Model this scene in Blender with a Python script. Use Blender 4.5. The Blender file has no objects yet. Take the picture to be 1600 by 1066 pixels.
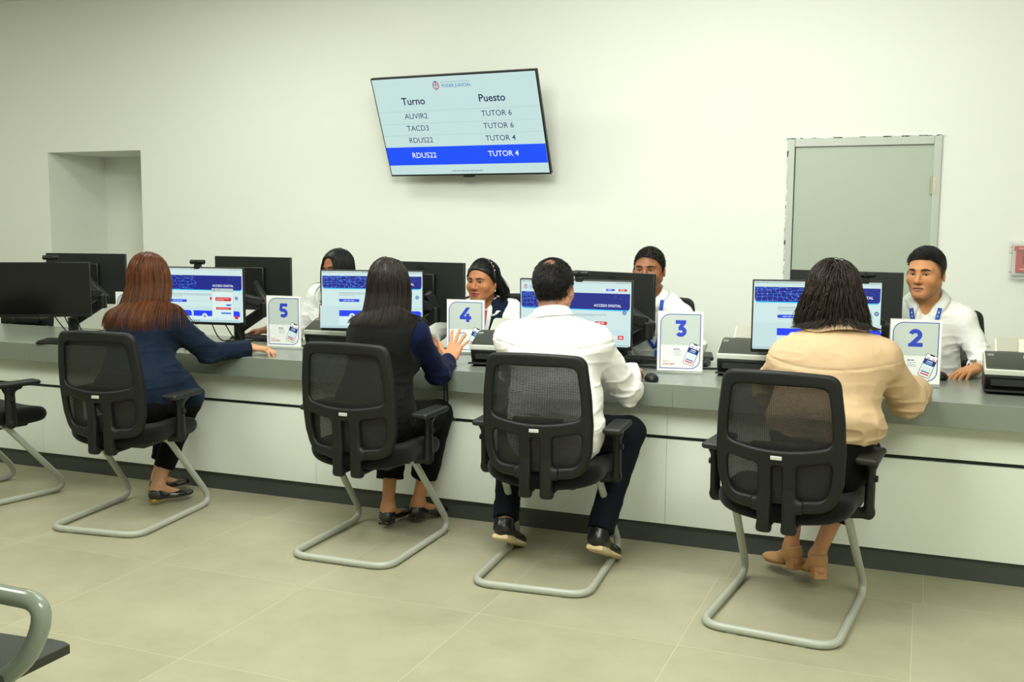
import bpy, bmesh, math, random
import numpy as np
from mathutils import Vector, Matrix

# ------------------------------------------------------------------ camera, world, exposure
scene = bpy.context.scene
COL = scene.collection
_yaw, _pitch, _roll, _h = 0.380497, 0.110050, 0.007348, 1.42874
_w = np.array([-math.sin(_yaw) * math.cos(_pitch), math.cos(_yaw) * math.cos(_pitch), -math.sin(_pitch)])
_r = np.array([math.cos(_yaw), math.sin(_yaw), 0.0])
_u = np.cross(_r, _w)
_r2 = math.cos(_roll) * _r + math.sin(_roll) * _u
_u2 = -math.sin(_roll) * _r + math.cos(_roll) * _u
cam_data = bpy.data.cameras.new('camera')
cam_data.sensor_width = 36.0
cam_data.lens = 36.0 * 1607.93 / 1600.0
cam_data.clip_start = 0.05
cam_data.clip_end = 100
cam = bpy.data.objects.new('camera', cam_data)
COL.objects.link(cam)
cam.matrix_world = Matrix(((_r2[0], _u2[0], -_w[0], 0), (_r2[1], _u2[1], -_w[1], 0), (_r2[2], _u2[2], -_w[2], _h), (0, 0, 0, 1)))
scene.camera = cam

scene.view_settings.view_transform = 'Standard'
scene.view_settings.look = 'None'
scene.view_settings.gamma = 1.0
scene.view_settings.use_curve_mapping = False
scene.view_settings.exposure = 0.06

world = bpy.data.worlds.new('world')
scene.world = world
world.use_nodes = True
world.node_tree.nodes['Background'].inputs[0].default_value = (0.95, 1.0, 0.80, 1)
world.node_tree.nodes['Background'].inputs[1].default_value = 0.2


def area_light(name, loc, size, power, color, target=None, spread=180):
    l = bpy.data.lights.new(name, 'AREA')
    l.shape = 'RECTANGLE'
    l.size, l.size_y = size
    l.energy = power
    l.color = color
    l.spread = math.radians(spread)
    o = bpy.data.objects.new(name, l)
    COL.objects.link(o)
    o.location = loc
    if target is not None:
        d = Vector(target) - Vector(loc)
        o.rotation_euler = d.to_track_quat('-Z', 'Y').to_euler()
    return o


KC = (0.975, 0.995, 0.94)      # neutral tint of the key light and the central fills
LC = (0.96, 1.0, 0.87)        # yellow-green tint of the fills added elsewhere
# overhead key light, then unseen fills added to balance wall, counter and floor
area_light('unseen_overhead_light', (-1.5, 2.5, 3.2), (1.5, 1.5), 138, KC, (-1.7, 6.7, 1.5))  # key light, aimed at the back wall
area_light('unseen_overhead_light', (-1.6, 3.5, 3.26), (1.8, 1.0), 30, KC)
area_light('unseen_overhead_light', (1.7, 2.2, 3.26), (1.5, 1.2), 22, LC)
area_light('unseen_overhead_light', (-0.9, 5.3, 3.26), (2.4, 0.5), 23, KC)
area_light('unseen_overhead_light', (0.9, 0.7, 3.26), (1.6, 1.2), 130, LC)  # fill added to brighten the counter front and floor
area_light('unseen_overhead_light', (-4.4, 1.8, 3.26), (1.6, 1.2), 74, LC)
area_light('unseen_overhead_light', (-4.4, 5.0, 3.26), (1.6, 0.6), 34, LC)
area_light('unseen_overhead_light', (-7.2, 4.0, 3.26), (1.2, 1.2), 34, LC)  # fill added to brighten the recess


# ------------------------------------------------------------------ small helpers
def lin(c):
    out = []
    for v in c[:3]:
        v = v / 255.0
        out.append(v / 12.92 if v <= 0.04045 else ((v + 0.055) / 1.055) ** 2.4)
    return tuple(out)


def smoothstep(a, b, x):
    t = np.clip((x - a) / (b - a), 0, 1)
    return t * t * (3 - 2 * t)


def nrm(v):
    v = np.asarray(v, float)
    return v / (np.linalg.norm(v, axis=-1, keepdims=True) + 1e-12)


MATS = {}


def mat(name, rgb=(128, 128, 128), rough=0.5, metal=0.0, spec=0.5, bump=0.0, bscale=200.0, var=0.0, vscale=6.0,
        attr=False, emit=0.0, sheen=0.0, sss=0.0, coat=0.0, stretch=None, alpha=1.0):
    if name in MATS:
        return MATS[name]
    m = bpy.data.materials.new(name)
    m.use_nodes = True
    nt = m.node_tree
    b = nt.nodes['Principled BSDF']
    c = lin(rgb)
    b.inputs['Roughness'].default_value = rough
    b.inputs['Metallic'].default_value = metal
    b.inputs['Specular IOR Level'].default_value = spec
    b.inputs['Coat Weight'].default_value = coat
    if sheen:
        b.inputs['Sheen Weight'].default_value = sheen
        b.inputs['Sheen Roughness'].default_value = 0.5
    src = None
    if attr:
        a = nt.nodes.new('ShaderNodeAttribute')
        a.attribute_name = 'col'
        src = a.outputs['Color']
    tc = nt.nodes.new('ShaderNodeTexCoord')
    vec = tc.outputs['Object']
    if stretch:
        mp = nt.nodes.new('ShaderNodeMapping')
        mp.inputs['Scale'].default_value = stretch
        nt.links.new(vec, mp.inputs['Vector'])
        vec = mp.outputs['Vector']
    if var > 0:
        n = nt.nodes.new('ShaderNodeTexNoise')
        n.inputs['Scale'].default_value = vscale
        n.inputs['Detail'].default_value = 4
        nt.links.new(vec, n.inputs['Vector'])
        mr = nt.nodes.new('ShaderNodeMapRange')
        mr.inputs['From Min'].default_value = 0.25
        mr.inputs['From Max'].default_value = 0.75
        mr.inputs['To Min'].default_value = 1 - var
        mr.inputs['To Max'].default_value = 1 + var
        nt.links.new(n.outputs['Fac'], mr.inputs['Value'])
        mx = nt.nodes.new('ShaderNodeVectorMath')
        mx.operation = 'SCALE'
        if src is not None:
            nt.links.new(src, mx.inputs[0])
        else:
            mx.inputs[0].default_value = c
        nt.links.new(mr.outputs['Result'], mx.inputs['Scale'])
        src = mx.outputs['Vector']
    if src is not None:
        nt.links.new(src, b.inputs['Base Color'])
    else:
        b.inputs['Base Color'].default_value = (*c, 1)
    if emit > 0:
        if src is not None:
            nt.links.new(src, b.inputs['Emission Color'])
        else:
            b.inputs['Emission Color'].default_value = (*c, 1)
        b.inputs['Emission Strength'].default_value = emit
        if attr:
            nt.links.remove(b.inputs['Base Color'].links[0])
            b.inputs['Base Color'].default_value = (0.01, 0.01, 0.01, 1)
    if sss > 0:
        b.inputs['Subsurface Weight'].default_value = sss
        b.inputs['Subsurface Radius'].default_value = (0.012, 0.005, 0.003)
        b.inputs['Subsurface Scale'].default_value = 0.6
    if bump > 0:
        n = nt.nodes.new('ShaderNodeTexNoise')
        n.inputs['Scale'].default_value = bscale
        n.inputs['Detail'].default_value = 3
        nt.links.new(vec, n.inputs['Vector'])
        bp = nt.nodes.new('ShaderNodeBump')
        bp.inputs['Strength'].default_value = bump
        bp.inputs['Distance'].default_value = 0.002
        nt.links.new(n.outputs['Fac'], bp.inputs['Height'])
        nt.links.new(bp.outputs['Normal'], b.inputs['Normal'])
    MATS[name] = m
    return m


def link(o, parent=None):
    COL.objects.link(o)
    if parent is not None:
        o.parent = parent
    return o


def tag(o, label=None, cat=None, group=None, kind=None):
    if label:
        o['label'] = label
    if cat:
        o['category'] = cat
    if group:
        o['group'] = group
    if kind:
        o['kind'] = kind
    return o


def empty(name, loc, rz=0.0, label=None, cat=None, group=None):
    o = bpy.data.objects.new(name, None)
    o.empty_display_size = 0.1
    o.location = loc
    o.rotation_euler = (0, 0, rz)
    link(o)
    return tag(o, label, cat, group)


def mk(name, v, f, m, parent=None, smooth=False, loc=None, rot=None, cols=None, bevel=0.0, bseg=2, angle=30, solid=0.0, subsurf=0):
    me = bpy.data.meshes.new(name)
    me.from_pydata([tuple(map(float, p)) for p in v], [], [tuple(int(i) for i in q) for q in f])
    me.validate()
    finish(me, m, smooth)
    if cols is not None:
        a = me.color_attributes.new('col', 'FLOAT_COLOR', 'POINT')
        c = np.ones((len(me.vertices), 4), np.float32)
        c[:, :3] = cols
        a.data.foreach_set('color', c.ravel())
    o = bpy.data.objects.new(name, me)
    link(o, parent)
    if loc is not None:
        o.location = loc
    if rot is not None:
        o.rotation_euler = rot
    if solid:
        s = o.modifiers.new('solid', 'SOLIDIFY')
        s.thickness = solid
        s.offset = 0
    if subsurf:
        s = o.modifiers.new('sub', 'SUBSURF')
        s.levels = s.render_levels = subsurf
    if bevel:
        b = o.modifiers.new('bevel', 'BEVEL')
        b.width = bevel
        b.segments = bseg
        b.limit_method = 'ANGLE'
        b.angle_limit = math.radians(angle)
        for p in me.polygons:
            p.use_smooth = True
        b.harden_normals = False
        me.set_sharp_from_angle(angle=math.radians(50))
    return o


def finish(me, m, smooth):
    if isinstance(m, (list, tuple)):
        for x in m:
            me.materials.append(x)
    else:
        me.materials.append(m)
    if smooth:
        me.polygons.foreach_set('use_smooth', [True] * len(me.polygons))
        if smooth == 'auto':
            me.set_sharp_from_angle(angle=math.radians(40))
    me.update()


class MB:
    def __init__(s):
        s.v, s.f = [], []

    def add(s, v, f):
        n = len(s.v)
        s.v += [tuple(map(float, p)) for p in v]
        s.f += [tuple(i + n for i in q) for q in f]
        return s

    def box(s, c, size, rot=None):
        hx, hy, hz = size[0] / 2, size[1] / 2, size[2] / 2
        p = np.array([(x, y, z) for z in (-hz, hz) for y in (-hy, hy) for x in (-hx, hx)])
        if rot is not None:
            p = p @ np.array(rot).T
        p = p + np.array(c)
        return s.add(p, [(0, 2, 3, 1), (4, 5, 7, 6), (0, 1, 5, 4), (2, 6, 7, 3), (0, 4, 6, 2), (1, 3, 7, 5)])

    def tube(s, path, r, n=10, caps=True, closed=False, flat=None):
        path = np.asarray(path, float)
        N = len(path)
        r = np.broadcast_to(np.asarray(r, float), (N,))
        if closed:
            t = np.roll(path, -1, 0) - np.roll(path, 1, 0)
        else:
            t = np.gradient(path, axis=0)
        t = nrm(t)
        ref = np.array([0, 0, 1.0]) if abs(t[0][2]) < 0.9 else np.array([1.0, 0, 0])
        a = nrm(np.cross(t[0], ref))
        vs = []
        for i in range(N):
            a = nrm(a - t[i] * (a @ t[i]))
            b = np.cross(t[i], a)
            for k in range(n):
                th = 2 * math.pi * k / n
                vs.append(path[i] + r[i] * (math.cos(th) * a + math.sin(th) * b))
        fs = []
        M = N if closed else N - 1
        for i in range(M):
            for k in range(n):
                i2 = (i + 1) % N
                fs.append((i * n + k, i * n + (k + 1) % n, i2 * n + (k + 1) % n, i2 * n + k))
        if caps and not closed:
            fs.append(tuple(range(n - 1, -1, -1)))
            fs.append(tuple((N - 1) * n + k for k in range(n)))
        return s.add(vs, fs)

    def prism(s, poly, axis, a, b):
        """poly: 2D outline (CCW) ; extruded along axis (0,1,2) between a and b"""
        n = len(poly)
        o = [i for i in range(3) if i != axis]
        vs = []
        for val in (a, b):
            for p in poly:
                q = [0, 0, 0]
                q[axis] = val
                q[o[0]], q[o[1]] = p
                vs.append(q)
        fs = [tuple(range(n)), tuple(range(2 * n - 1, n - 1, -1))]
        for i in range(n):
            j = (i + 1) % n
            fs.append((i, i + n, j + n, j))
        return s.add(vs, fs)

    def lathe(s, prof, n=20, c=(0, 0, 0)):
        vs, fs = [], []
        for (r, z) in prof:
            for k in range(n):
                th = 2 * math.pi * k / n
                vs.append((c[0] + r * math.cos(th), c[1] + r * math.sin(th), c[2] + z))
        for i in range(len(prof) - 1):
            for k in range(n):
                fs.append((i * n + k, i * n + (k + 1) % n, (i + 1) * n + (k + 1) % n, (i + 1) * n + k))
        fs.append(tuple(range(n - 1, -1, -1)))
        fs.append(tuple((len(prof) - 1) * n + k for k in range(n)))
        return s.add(vs, fs)

    def build(s, name, m, parent=None, **k):
        o = mk(name, s.v, s.f, m, parent, **k)
        bm = bmesh.new()
        bm.from_mesh(o.data)
        bmesh.ops.recalc_face_normals(bm, faces=bm.faces)
        bm.to_mesh(o.data)
        bm.free()
        return o


def fillet(pts, rad, n=6, closed=False):
    """round the corners of a 3-D polyline"""
    P = [np.array(p, float) for p in pts]
    out = []
    N = len(P)
    for i in range(N):
        if not closed and i in (0, N - 1):
            out.append(P[i])
            continue
        a, b, c = P[i - 1], P[i], P[(i + 1) % N]
        d1, d2 = nrm(a - b), nrm(c - b)
        r = rad[i] if isinstance(rad, (list, tuple)) else rad
        r = min(r, 0.49 * np.linalg.norm(a - b), 0.49 * np.linalg.norm(c - b))
        s, e = b + d1 * r, b + d2 * r
        for k in range(n + 1):
            t = k / n
            out.append((1 - t) ** 2 * s + 2 * t * (1 - t) * b + t * t * e)
    return np.array(out)


def spline(pts, n=8):
    """Catmull-Rom through the points"""
    P = np.array(pts, float)
    P = np.vstack([2 * P[0] - P[1], P, 2 * P[-1] - P[-2]])
    out = []
    for i in range(1, len(P) - 2):
        for k in range(n):
            t = k / n
            a, b, c, d = P[i - 1], P[i], P[i + 1], P[i + 2]
            out.append(0.5 * (2 * b + (c - a) * t + (2 * a - 5 * b + 4 * c - d) * t * t + (3 * b - a - 3 * c + d) * t ** 3))
    out.append(P[-2])
    return np.array(out)


def copy_tree(o, parent=None):
    c = o.copy()
    COL.objects.link(c)
    if parent is not None:
        c.parent = parent
        c.matrix_parent_inverse = o.matrix_parent_inverse
    for ch in list(o.children):
        copy_tree(ch, c)
    return c


# ------------------------------------------------------------------ flat printed / lit pages
_TXT = {}


def text_polys(s, bold=0.0):
    key = (s, bold)
    if key in _TXT:
        return _TXT[key]
    cu = bpy.data.curves.new('t', 'FONT')
    cu.body = s
    cu.size = 1.0
    cu.resolution_u = 3
    cu.offset = bold
    o = bpy.data.objects.new('t', cu)
    COL.objects.link(o)
    dg = bpy.context.evaluated_depsgraph_get()
    dg.update()
    ev = o.evaluated_get(dg)
    me = ev.to_mesh()
    v = [(p.co.x, p.co.y) for p in me.vertices]
    f = [tuple(p.vertices) for p in me.polygons]
    ev.to_mesh_clear()
    bpy.data.objects.remove(o)
    bpy.data.curves.remove(cu)
    xs = [p[0] for p in v] or [0]
    _TXT[key] = (v, f, min(xs), max(xs))
    return _TXT[key]


class Page:
    """coloured shapes in the plane (x right, y up), each new layer a hair in front of the last"""

    def __init__(s, step=0.00012):
        s.v, s.f, s.c = [], [], []
        s.z = 0.0
        s.step = step

    def poly(s, pts, rgb, faces=None):
        n = len(s.v)
        s.v += [(float(x), float(y), s.z) for x, y in pts]
        if faces is None:
            faces = [tuple(range(len(pts)))]
        s.f += [tuple(i + n for i in q) for q in faces]
        s.c += [lin(rgb)] * len(pts)
        s.z += s.step
        return s

    def rect(s, x0, y0, x1, y1, rgb):
        return s.poly([(x0, y0), (x1, y0), (x1, y1), (x0, y1)], rgb)

    def rrect(s, x0, y0, x1, y1, rgb, r, corners='1111', n=6):
        """corners: BL BR TR TL"""
        pts = []
        for flag, cx, cy, a0, px, py in ((corners[0], x0 + r, y0 + r, 180, x0, y0), (corners[1], x1 - r, y0 + r, 270, x1, y0),
                                         (corners[2], x1 - r, y1 - r, 0, x1, y1), (corners[3], x0 + r, y1 - r, 90, x0, y1)):
            if flag == '1':
                for k in range(n + 1):
                    a = math.radians(a0 + 90 * k / n)
                    pts.append((cx + r * math.cos(a), cy + r * math.sin(a)))
            else:
                pts.append((px, py))
        return s.poly(pts, rgb)

    def outline(s, x0, y0, x1, y1, rgb, r, w, corners='1111', n=10):
        def pts(d):
            o = []
            rr = max(r - d, 0.0002)
            for flag, sx, sy, a0 in ((corners[0], 0, 0, 180), (corners[1], 1, 0, 270), (corners[2], 1, 1, 0), (corners[3], 0, 1, 90)):
                X = x0 + d if sx == 0 else x1 - d
                Y = y0 + d if sy == 0 else y1 - d
                if flag == '1':
                    cx = X + rr * (1 if sx == 0 else -1)
                    cy = Y + rr * (1 if sy == 0 else -1)
                    for k in range(n + 1):
                        a = math.radians(a0 + 90 * k / n)
                        o.append((cx + rr * math.cos(a), cy + rr * math.sin(a)))
                else:
                    o += [(X, Y)] * (n + 1)
            return o
        a, b = pts(0), pts(w)
        m = len(a)
        return s.poly(a + b, rgb, [(i, (i + 1) % m, m + (i + 1) % m, m + i) for i in range(m)])

    def disc(s, x, y, r, rgb, n=20):
        return s.poly([(x + r * math.cos(2 * math.pi * k / n), y + r * math.sin(2 * math.pi * k / n)) for k in range(n)], rgb)

    def line(s, pts, w, rgb):
        for (a, b) in zip(pts[:-1], pts[1:]):
            a, b = np.array(a, float), np.array(b, float)
            d = b - a
            L = np.linalg.norm(d)
            if L < 1e-9:
                continue
            nn = np.array([-d[1], d[0]]) / L * w / 2
            s.z -= s.step
            s.poly([a - nn, b - nn, b + nn, a + nn], rgb)
            s.z += 0
        s.z += s.step
        return s

    def text(s, t, x, y, size, rgb, align='l', bold=0.0, rot=0.0, sx=1.0):
        v, f, a, b = text_polys(t, bold)
        off = {'l': a, 'c': (a + b) / 2, 'r': b}[align]
        ca, sa = math.cos(rot), math.sin(rot)
        pts = []
        for px, py in v:
            X, Y = (px - off) * size * sx, py * size
            pts.append((x + X * ca - Y * sa, y + X * sa + Y * ca))
        if pts:
            s.poly(pts, rgb, f)
        return s

    def stroke(s, pts, w, rgb):
        """thick mitred line with butt ends"""
        P = np.array(pts, float)
        d = nrm(np.diff(P, axis=0))
        nn = np.stack([-d[:, 1], d[:, 0]], 1)
        L, R = [], []
        for i in range(len(P)):
            if i == 0:
                m = nn[0]
            elif i == len(P) - 1:
                m = nn[-1]
            else:
                m = nn[i - 1] + nn[i]
                m = m / (m @ nn[i]) if abs(m @ nn[i]) > 0.3 else nn[i]
            L.append(P[i] + m * w / 2)
            R.append(P[i] - m * w / 2)
        n = len(P)
        return s.poly(L + R, rgb, [(i, n + i, n + i + 1, i + 1) for i in range(n - 1)])

    def build(s, name, m, parent, origin, right, up):
        right, up = np.array(right, float), np.array(up, float)
        nn = np.cross(right, up)
        P = np.array(s.v)
        V = np.array(origin) + P[:, :1] * right + P[:, 1:2] * up + P[:, 2:3] * nn
        return mk(name, V, s.f, m, parent, cols=np.array(s.c))


def digit(pg, ch, cx, cy, H, rgb):
    """heavy geometric numerals, H tall, centred on cx, baseline cy"""
    w = H * 0.235
    A = lambda x, y: (cx + x * H, cy + y * H)
    def arc(x, y, r, a0, a1, n=14, ry=None):
        ry = ry or r
        return [A(x + r * math.cos(math.radians(a0 + (a1 - a0) * k / n)), y + ry * math.sin(math.radians(a0 + (a1 - a0) * k / n))) for k in range(n + 1)]
    if ch == '2':
        p = arc(-0.02, 0.66, 0.24, 165, -38, 16, 0.222)
        pg.stroke(p + [A(-0.20, 0.13)], w, rgb)
        pg.poly([A(-0.38, 0), A(0.38, 0), A(0.38, 0.225), A(-0.12, 0.225), A(-0.38, 0.18)], rgb)
    elif ch == '3':
        pg.poly([A(-0.30, 1.0), A(0.33, 1.0), A(0.33, 0.83), A(0.12, 0.775), A(-0.30, 0.775)], rgb)
        pg.poly([A(0.02, 0.80), A(0.33, 0.84), A(0.14, 0.56), A(-0.14, 0.56)], rgb)
        p = [A(-0.12, 0.51), A(-0.02, 0.51)] + arc(0.02, 0.315, 0.225, 80, -148, 18, 0.2)
        pg.stroke(p, w, rgb)
    elif ch == '4':
        pg.poly([A(-0.42, 0.18), A(-0.42, 0.36), A(0.06, 1.0), A(0.34, 1.0), A(-0.10, 0.40), A(0.42, 0.40), A(0.42, 0.18)], rgb,
                [(0, 1, 4, 5, 6), (1, 2, 3, 4)])
        pg.rect(cx + 0.05 * H, cy, cx + 0.29 * H, cy + 0.58 * H, rgb)
    elif ch == '5':
        pg.poly([A(-0.26, 1.0), A(0.32, 1.0), A(0.32, 0.78), A(-0.06, 0.78), A(-0.075, 0.60), A(-0.32, 0.44)], rgb, [(0, 1, 2, 3), (0, 3, 4, 5)])
        p = [A(-0.22, 0.515), A(-0.04, 0.515)] + arc(0.0, 0.31, 0.225, 88, -145, 18, 0.205)
        pg.stroke(p, w, rgb)
    elif ch == '6':
        p = arc(0.0, 0.32, 0.25, 180, -180, 28, 0.21)
        pg.stroke(p, w * 0.95, rgb)
        pg.stroke(arc(0.05, 0.50, 0.30, 190, 75, 14, 0.39), w, rgb)

# ------------------------------------------------------------------ implicit surfaces -> meshes
def hash3(i, j, k):
    n = (i * 374761393 + j * 668265263 + k * 1274126177) & 0x7fffffff
    n = ((n ^ (n >> 13)) * 1274126177) & 0x7fffffff
    return ((n ^ (n >> 16)) & 0xffff).astype(np.float32) / 65535.0


def vnoise(p, freq):
    q = p * np.asarray(freq, np.float32)
    i = np.floor(q).astype(np.int64)
    f = (q - i).astype(np.float32)
    f = f * f * (3 - 2 * f)
    r = 0
    for dx in (0, 1):
        for dy in (0, 1):
            for dz in (0, 1):
                wgt = (f[:, 0] if dx else 1 - f[:, 0]) * (f[:, 1] if dy else 1 - f[:, 1]) * (f[:, 2] if dz else 1 - f[:, 2])
                r = r + wgt * hash3(i[:, 0] + dx, i[:, 1] + dy, i[:, 2] + dz)
    return r * 2 - 1


class SDF:
    def __init__(s):
        s.pr = []        # (func, lo, hi, op, k)
        s.post = None    # optional displacement function of p

    def _a(s, fn, lo, hi, op='u', k=0.01):
        s.pr.append((fn, np.asarray(lo, np.float32), np.asarray(hi, np.float32), op, k))
        return s

    def cone(s, a, b, ra, rb, k=0.01, op='u', flat=None):
        """round cone; flat=(axis, factor) squashes the cross-section along axis"""
        a, b = np.asarray(a, np.float32), np.asarray(b, np.float32)
        ba = b - a
        L2 = float(ba @ ba) + 1e-12
        if flat is not None:
            ax = nrm(np.asarray(flat[0])).astype(np.float32)
            fa = 1.0 / flat[1]

        def fn(p):
            q = p - a
            t = np.clip((q @ ba) / L2, 0, 1)
            e = q - t[:, None] * ba
            if flat is not None:
                c = e @ ax
                e = e + (c * (fa - 1))[:, None] * ax
                return (np.linalg.norm(e, axis=1) - (ra + t * (rb - ra))) * (1 / fa if fa > 1 else 1.0)
            return np.linalg.norm(e, axis=1) - (ra + t * (rb - ra))
        R = max(ra, rb) * (max(1.0, flat[1]) if flat is not None else 1)
        return s._a(fn, np.minimum(a, b) - R, np.maximum(a, b) + R, op, k)

    def cyl(s, a, b, ra, rb, k=0.005, op='u'):
        """flat-ended cone"""
        a, b = np.asarray(a, np.float32), np.asarray(b, np.float32)
        L = float(np.linalg.norm(b - a))
        u = (b - a) / L

        def fn(p):
            q = p - a
            t = q @ u
            e = np.linalg.norm(q - t[:, None] * u, axis=1)
            return np.maximum(e - (ra + np.clip(t / L, 0, 1) * (rb - ra)), np.maximum(-t, t - L))
        R = max(ra, rb)
        return s._a(fn, np.minimum(a, b) - R, np.maximum(a, b) + R, op, k)

    def ell(s, c, r, M=None, k=0.01, op='u'):
        """ellipsoid; rows of M are its axes"""
        c, r = np.asarray(c, np.float32), np.asarray(r, np.float32)
        if M is not None:
            M = np.asarray(M, np.float32)

        def fn(p):
            q = p - c
            if M is not None:
                q = q @ M.T
            k0 = np.linalg.norm(q / r, axis=1)
            k1 = np.linalg.norm(q / (r * r), axis=1) + 1e-9
            return k0 * (k0 - 1) / k1
        ext = r if M is None else np.abs(M.T * r).sum(1)
        return s._a(fn, c - ext, c + ext, op, k)

    def box(s, c, h, M=None, rnd=0.005, k=0.01, op='u'):
        c, h = np.asarray(c, np.float32), np.asarray(h, np.float32)
        if M is not None:
            M = np.asarray(M, np.float32)

        def fn(p):
            q = p - c
            if M is not None:
                q = q @ M.T
            q = np.abs(q) - (h - rnd)
            return np.linalg.norm(np.maximum(q, 0), axis=1) + np.minimum(q.max(1), 0) - rnd
        ext = h if M is None else np.abs(M.T * h).sum(1)
        return s._a(fn, c - ext, c + ext, op, k)

    def plane(s, n, d, k=0.004):
        """keep n.p < d"""
        n = nrm(n).astype(np.float32)
        return s._a(lambda p: p @ n - d, (-1e3,) * 3, (1e3,) * 3, 'i', k)

    def func(s, fn, lo, hi, op='u', k=0.01):
        return s._a(fn, lo, hi, op, k)

    def eval(s, p, margin=0.03):
        p = np.asarray(p, np.float32)
        d = np.full(len(p), 1.0, np.float32)
        lo, hi = p.min(0), p.max(0)
        for fn, a, b, op, k in s.pr:
            m = margin + k
            if op != 'i':
                if (a - m > hi).any() or (b + m < lo).any():
                    continue
                idx = np.nonzero(((p > a - m) & (p < b + m)).all(1))[0]
                if len(idx) == 0:
                    continue
            else:
                idx = np.nonzero(d < 0.9)[0]
                if len(idx) == 0:
                    continue
            e = fn(p[idx]).astype(np.float32)
            c = d[idx]
            if op == 'u':
                h = np.clip(0.5 + 0.5 * (c - e) / k, 0, 1)
                d[idx] = c + (e - c) * h - k * h * (1 - h)
            elif op == 's':
                h = np.clip(0.5 - 0.5 * (c + e) / k, 0, 1)
                d[idx] = c + (-e - c) * h + k * h * (1 - h)
            else:
                h = np.clip(0.5 - 0.5 * (c - e) / k, 0, 1)
                d[idx] = c + (e - c) * h + k * h * (1 - h)
        if s.post is not None:
            near = np.nonzero(np.abs(d) < margin)[0]
            if len(near):
                d[near] += s.post(p[near]).astype(np.float32)
        return d

    def bounds(s):
        u = [(a, b) for fn, a, b, op, k in s.pr if op == 'u']
        return np.min([a for a, b in u], 0) - 0.02, np.max([b for a, b in u], 0) + 0.02

    def mesh(s, h=0.004, B=8):
        lo, hi = s.bounds()
        H = h * B
        nb = np.ceil((hi - lo) / H).astype(int) + 1
        g = np.stack(np.meshgrid(*[np.arange(n) for n in nb], indexing='ij'), -1).reshape(-1, 3)
        cen = (lo + (g + 0.5) * H).astype(np.float32)
        dc = np.concatenate([s.eval(c, H * 1.8) for c in np.array_split(cen, max(1, len(cen) // 60000))])
        blocks = g[np.abs(dc) < H * 1.45]
        loc = np.stack(np.meshgrid(*[np.arange(B + 1)] * 3, indexing='ij'), -1).reshape(-1, 3)
        N = nb * B + 2
        keys, verts, ekeys = [], [], [[], [], []]
        E = [(0, 1), (2, 3), (4, 5), (6, 7), (0, 2), (1, 3), (4, 6), (5, 7), (0, 4), (1, 5), (2, 6), (3, 7)]
        off = np.array([(x, y, z) for z in (0, 1) for y in (0, 1) for x in (0, 1)])
        for ch in np.array_split(blocks, max(1, len(blocks) // 260)):
            if len(ch) == 0:
                continue
            c = ch[:, None, :] * B + loc[None]
            p = (lo + c * h).astype(np.float32)
            v = s.eval(p.reshape(-1, 3), 2.5 * h + 0.006).reshape(len(ch), B + 1, B + 1, B + 1)
            c8 = np.stack([v[:, o[0]:B + o[0], o[1]:B + o[1], o[2]:B + o[2]] for o in off], -1)
            ins = c8 < 0
            a = ins.any(-1) & ~ins.all(-1)
            bi, i, j, k = np.nonzero(a)
            if len(bi) == 0:
                continue
            cell = ch[bi] * B + np.stack([i, j, k], 1)
            val = c8[bi, i, j, k]
            acc = np.zeros((len(bi), 3))
            cnt = np.zeros(len(bi))
            for e0, e1 in E:
                v0, v1 = val[:, e0], val[:, e1]
                x = (v0 < 0) != (v1 < 0)
                t = np.where(x, v0 / np.where(x, v0 - v1, 1), 0)
                acc += np.where(x[:, None], off[e0] + t[:, None] * (off[e1] - off[e0]), 0)
                cnt += x
            verts.append(lo + (cell + acc / cnt[:, None]) * h)
            key = (cell[:, 0].astype(np.int64) * N[1] + cell[:, 1]) * N[2] + cell[:, 2]
            keys.append(key)
            for ax, c1 in enumerate((1, 2, 4)):
                x = (val[:, 0] < 0) != (val[:, c1] < 0)
                ekeys[ax].append(np.stack([key[x], (val[x, 0] < 0).astype(np.int64)], 1))
        key = np.concatenate(keys)
        V = np.concatenate(verts)
        o = np.argsort(key)
        key, V = key[o], V[o]
        st = (N[1] * N[2], N[2], 1)
        F = []
        for ax in range(3):
            ek = np.concatenate(ekeys[ax])
            b, c = st[(ax + 1) % 3], st[(ax + 2) % 3]
            q = np.stack([ek[:, 0], ek[:, 0] - b, ek[:, 0] - b - c, ek[:, 0] - c], 1)
            ix = np.searchsorted(key, q)
            ix = np.minimum(ix, len(key) - 1)
            ok = (key[ix] == q).all(1)
            ix, fl = ix[ok], ek[ok, 1]
            F.append(np.where(fl[:, None] == 1, ix, ix[:, ::-1]))
        return V, np.concatenate(F)

    def grad(s, p, e=0.003, margin=0.06):
        g = np.zeros((len(p), 3))
        for i in range(3):
            d = np.zeros(3)
            d[i] = e
            g[:, i] = s.eval(p + d, margin) - s.eval(p - d, margin)
        return nrm(g)


def relax(V, F, it=1, f=0.5):
    """light Laplacian smoothing of a quad mesh"""
    for _ in range(it):
        acc = np.zeros_like(V)
        cnt = np.zeros(len(V))
        for i in range(4):
            a, b = F[:, i], F[:, (i + 1) % 4]
            np.add.at(acc, a, V[b])
            np.add.at(acc, b, V[a])
            np.add.at(cnt, a, 1)
            np.add.at(cnt, b, 1)
        V = V + f * (acc / np.maximum(cnt, 1)[:, None] - V)
    return V


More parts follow.
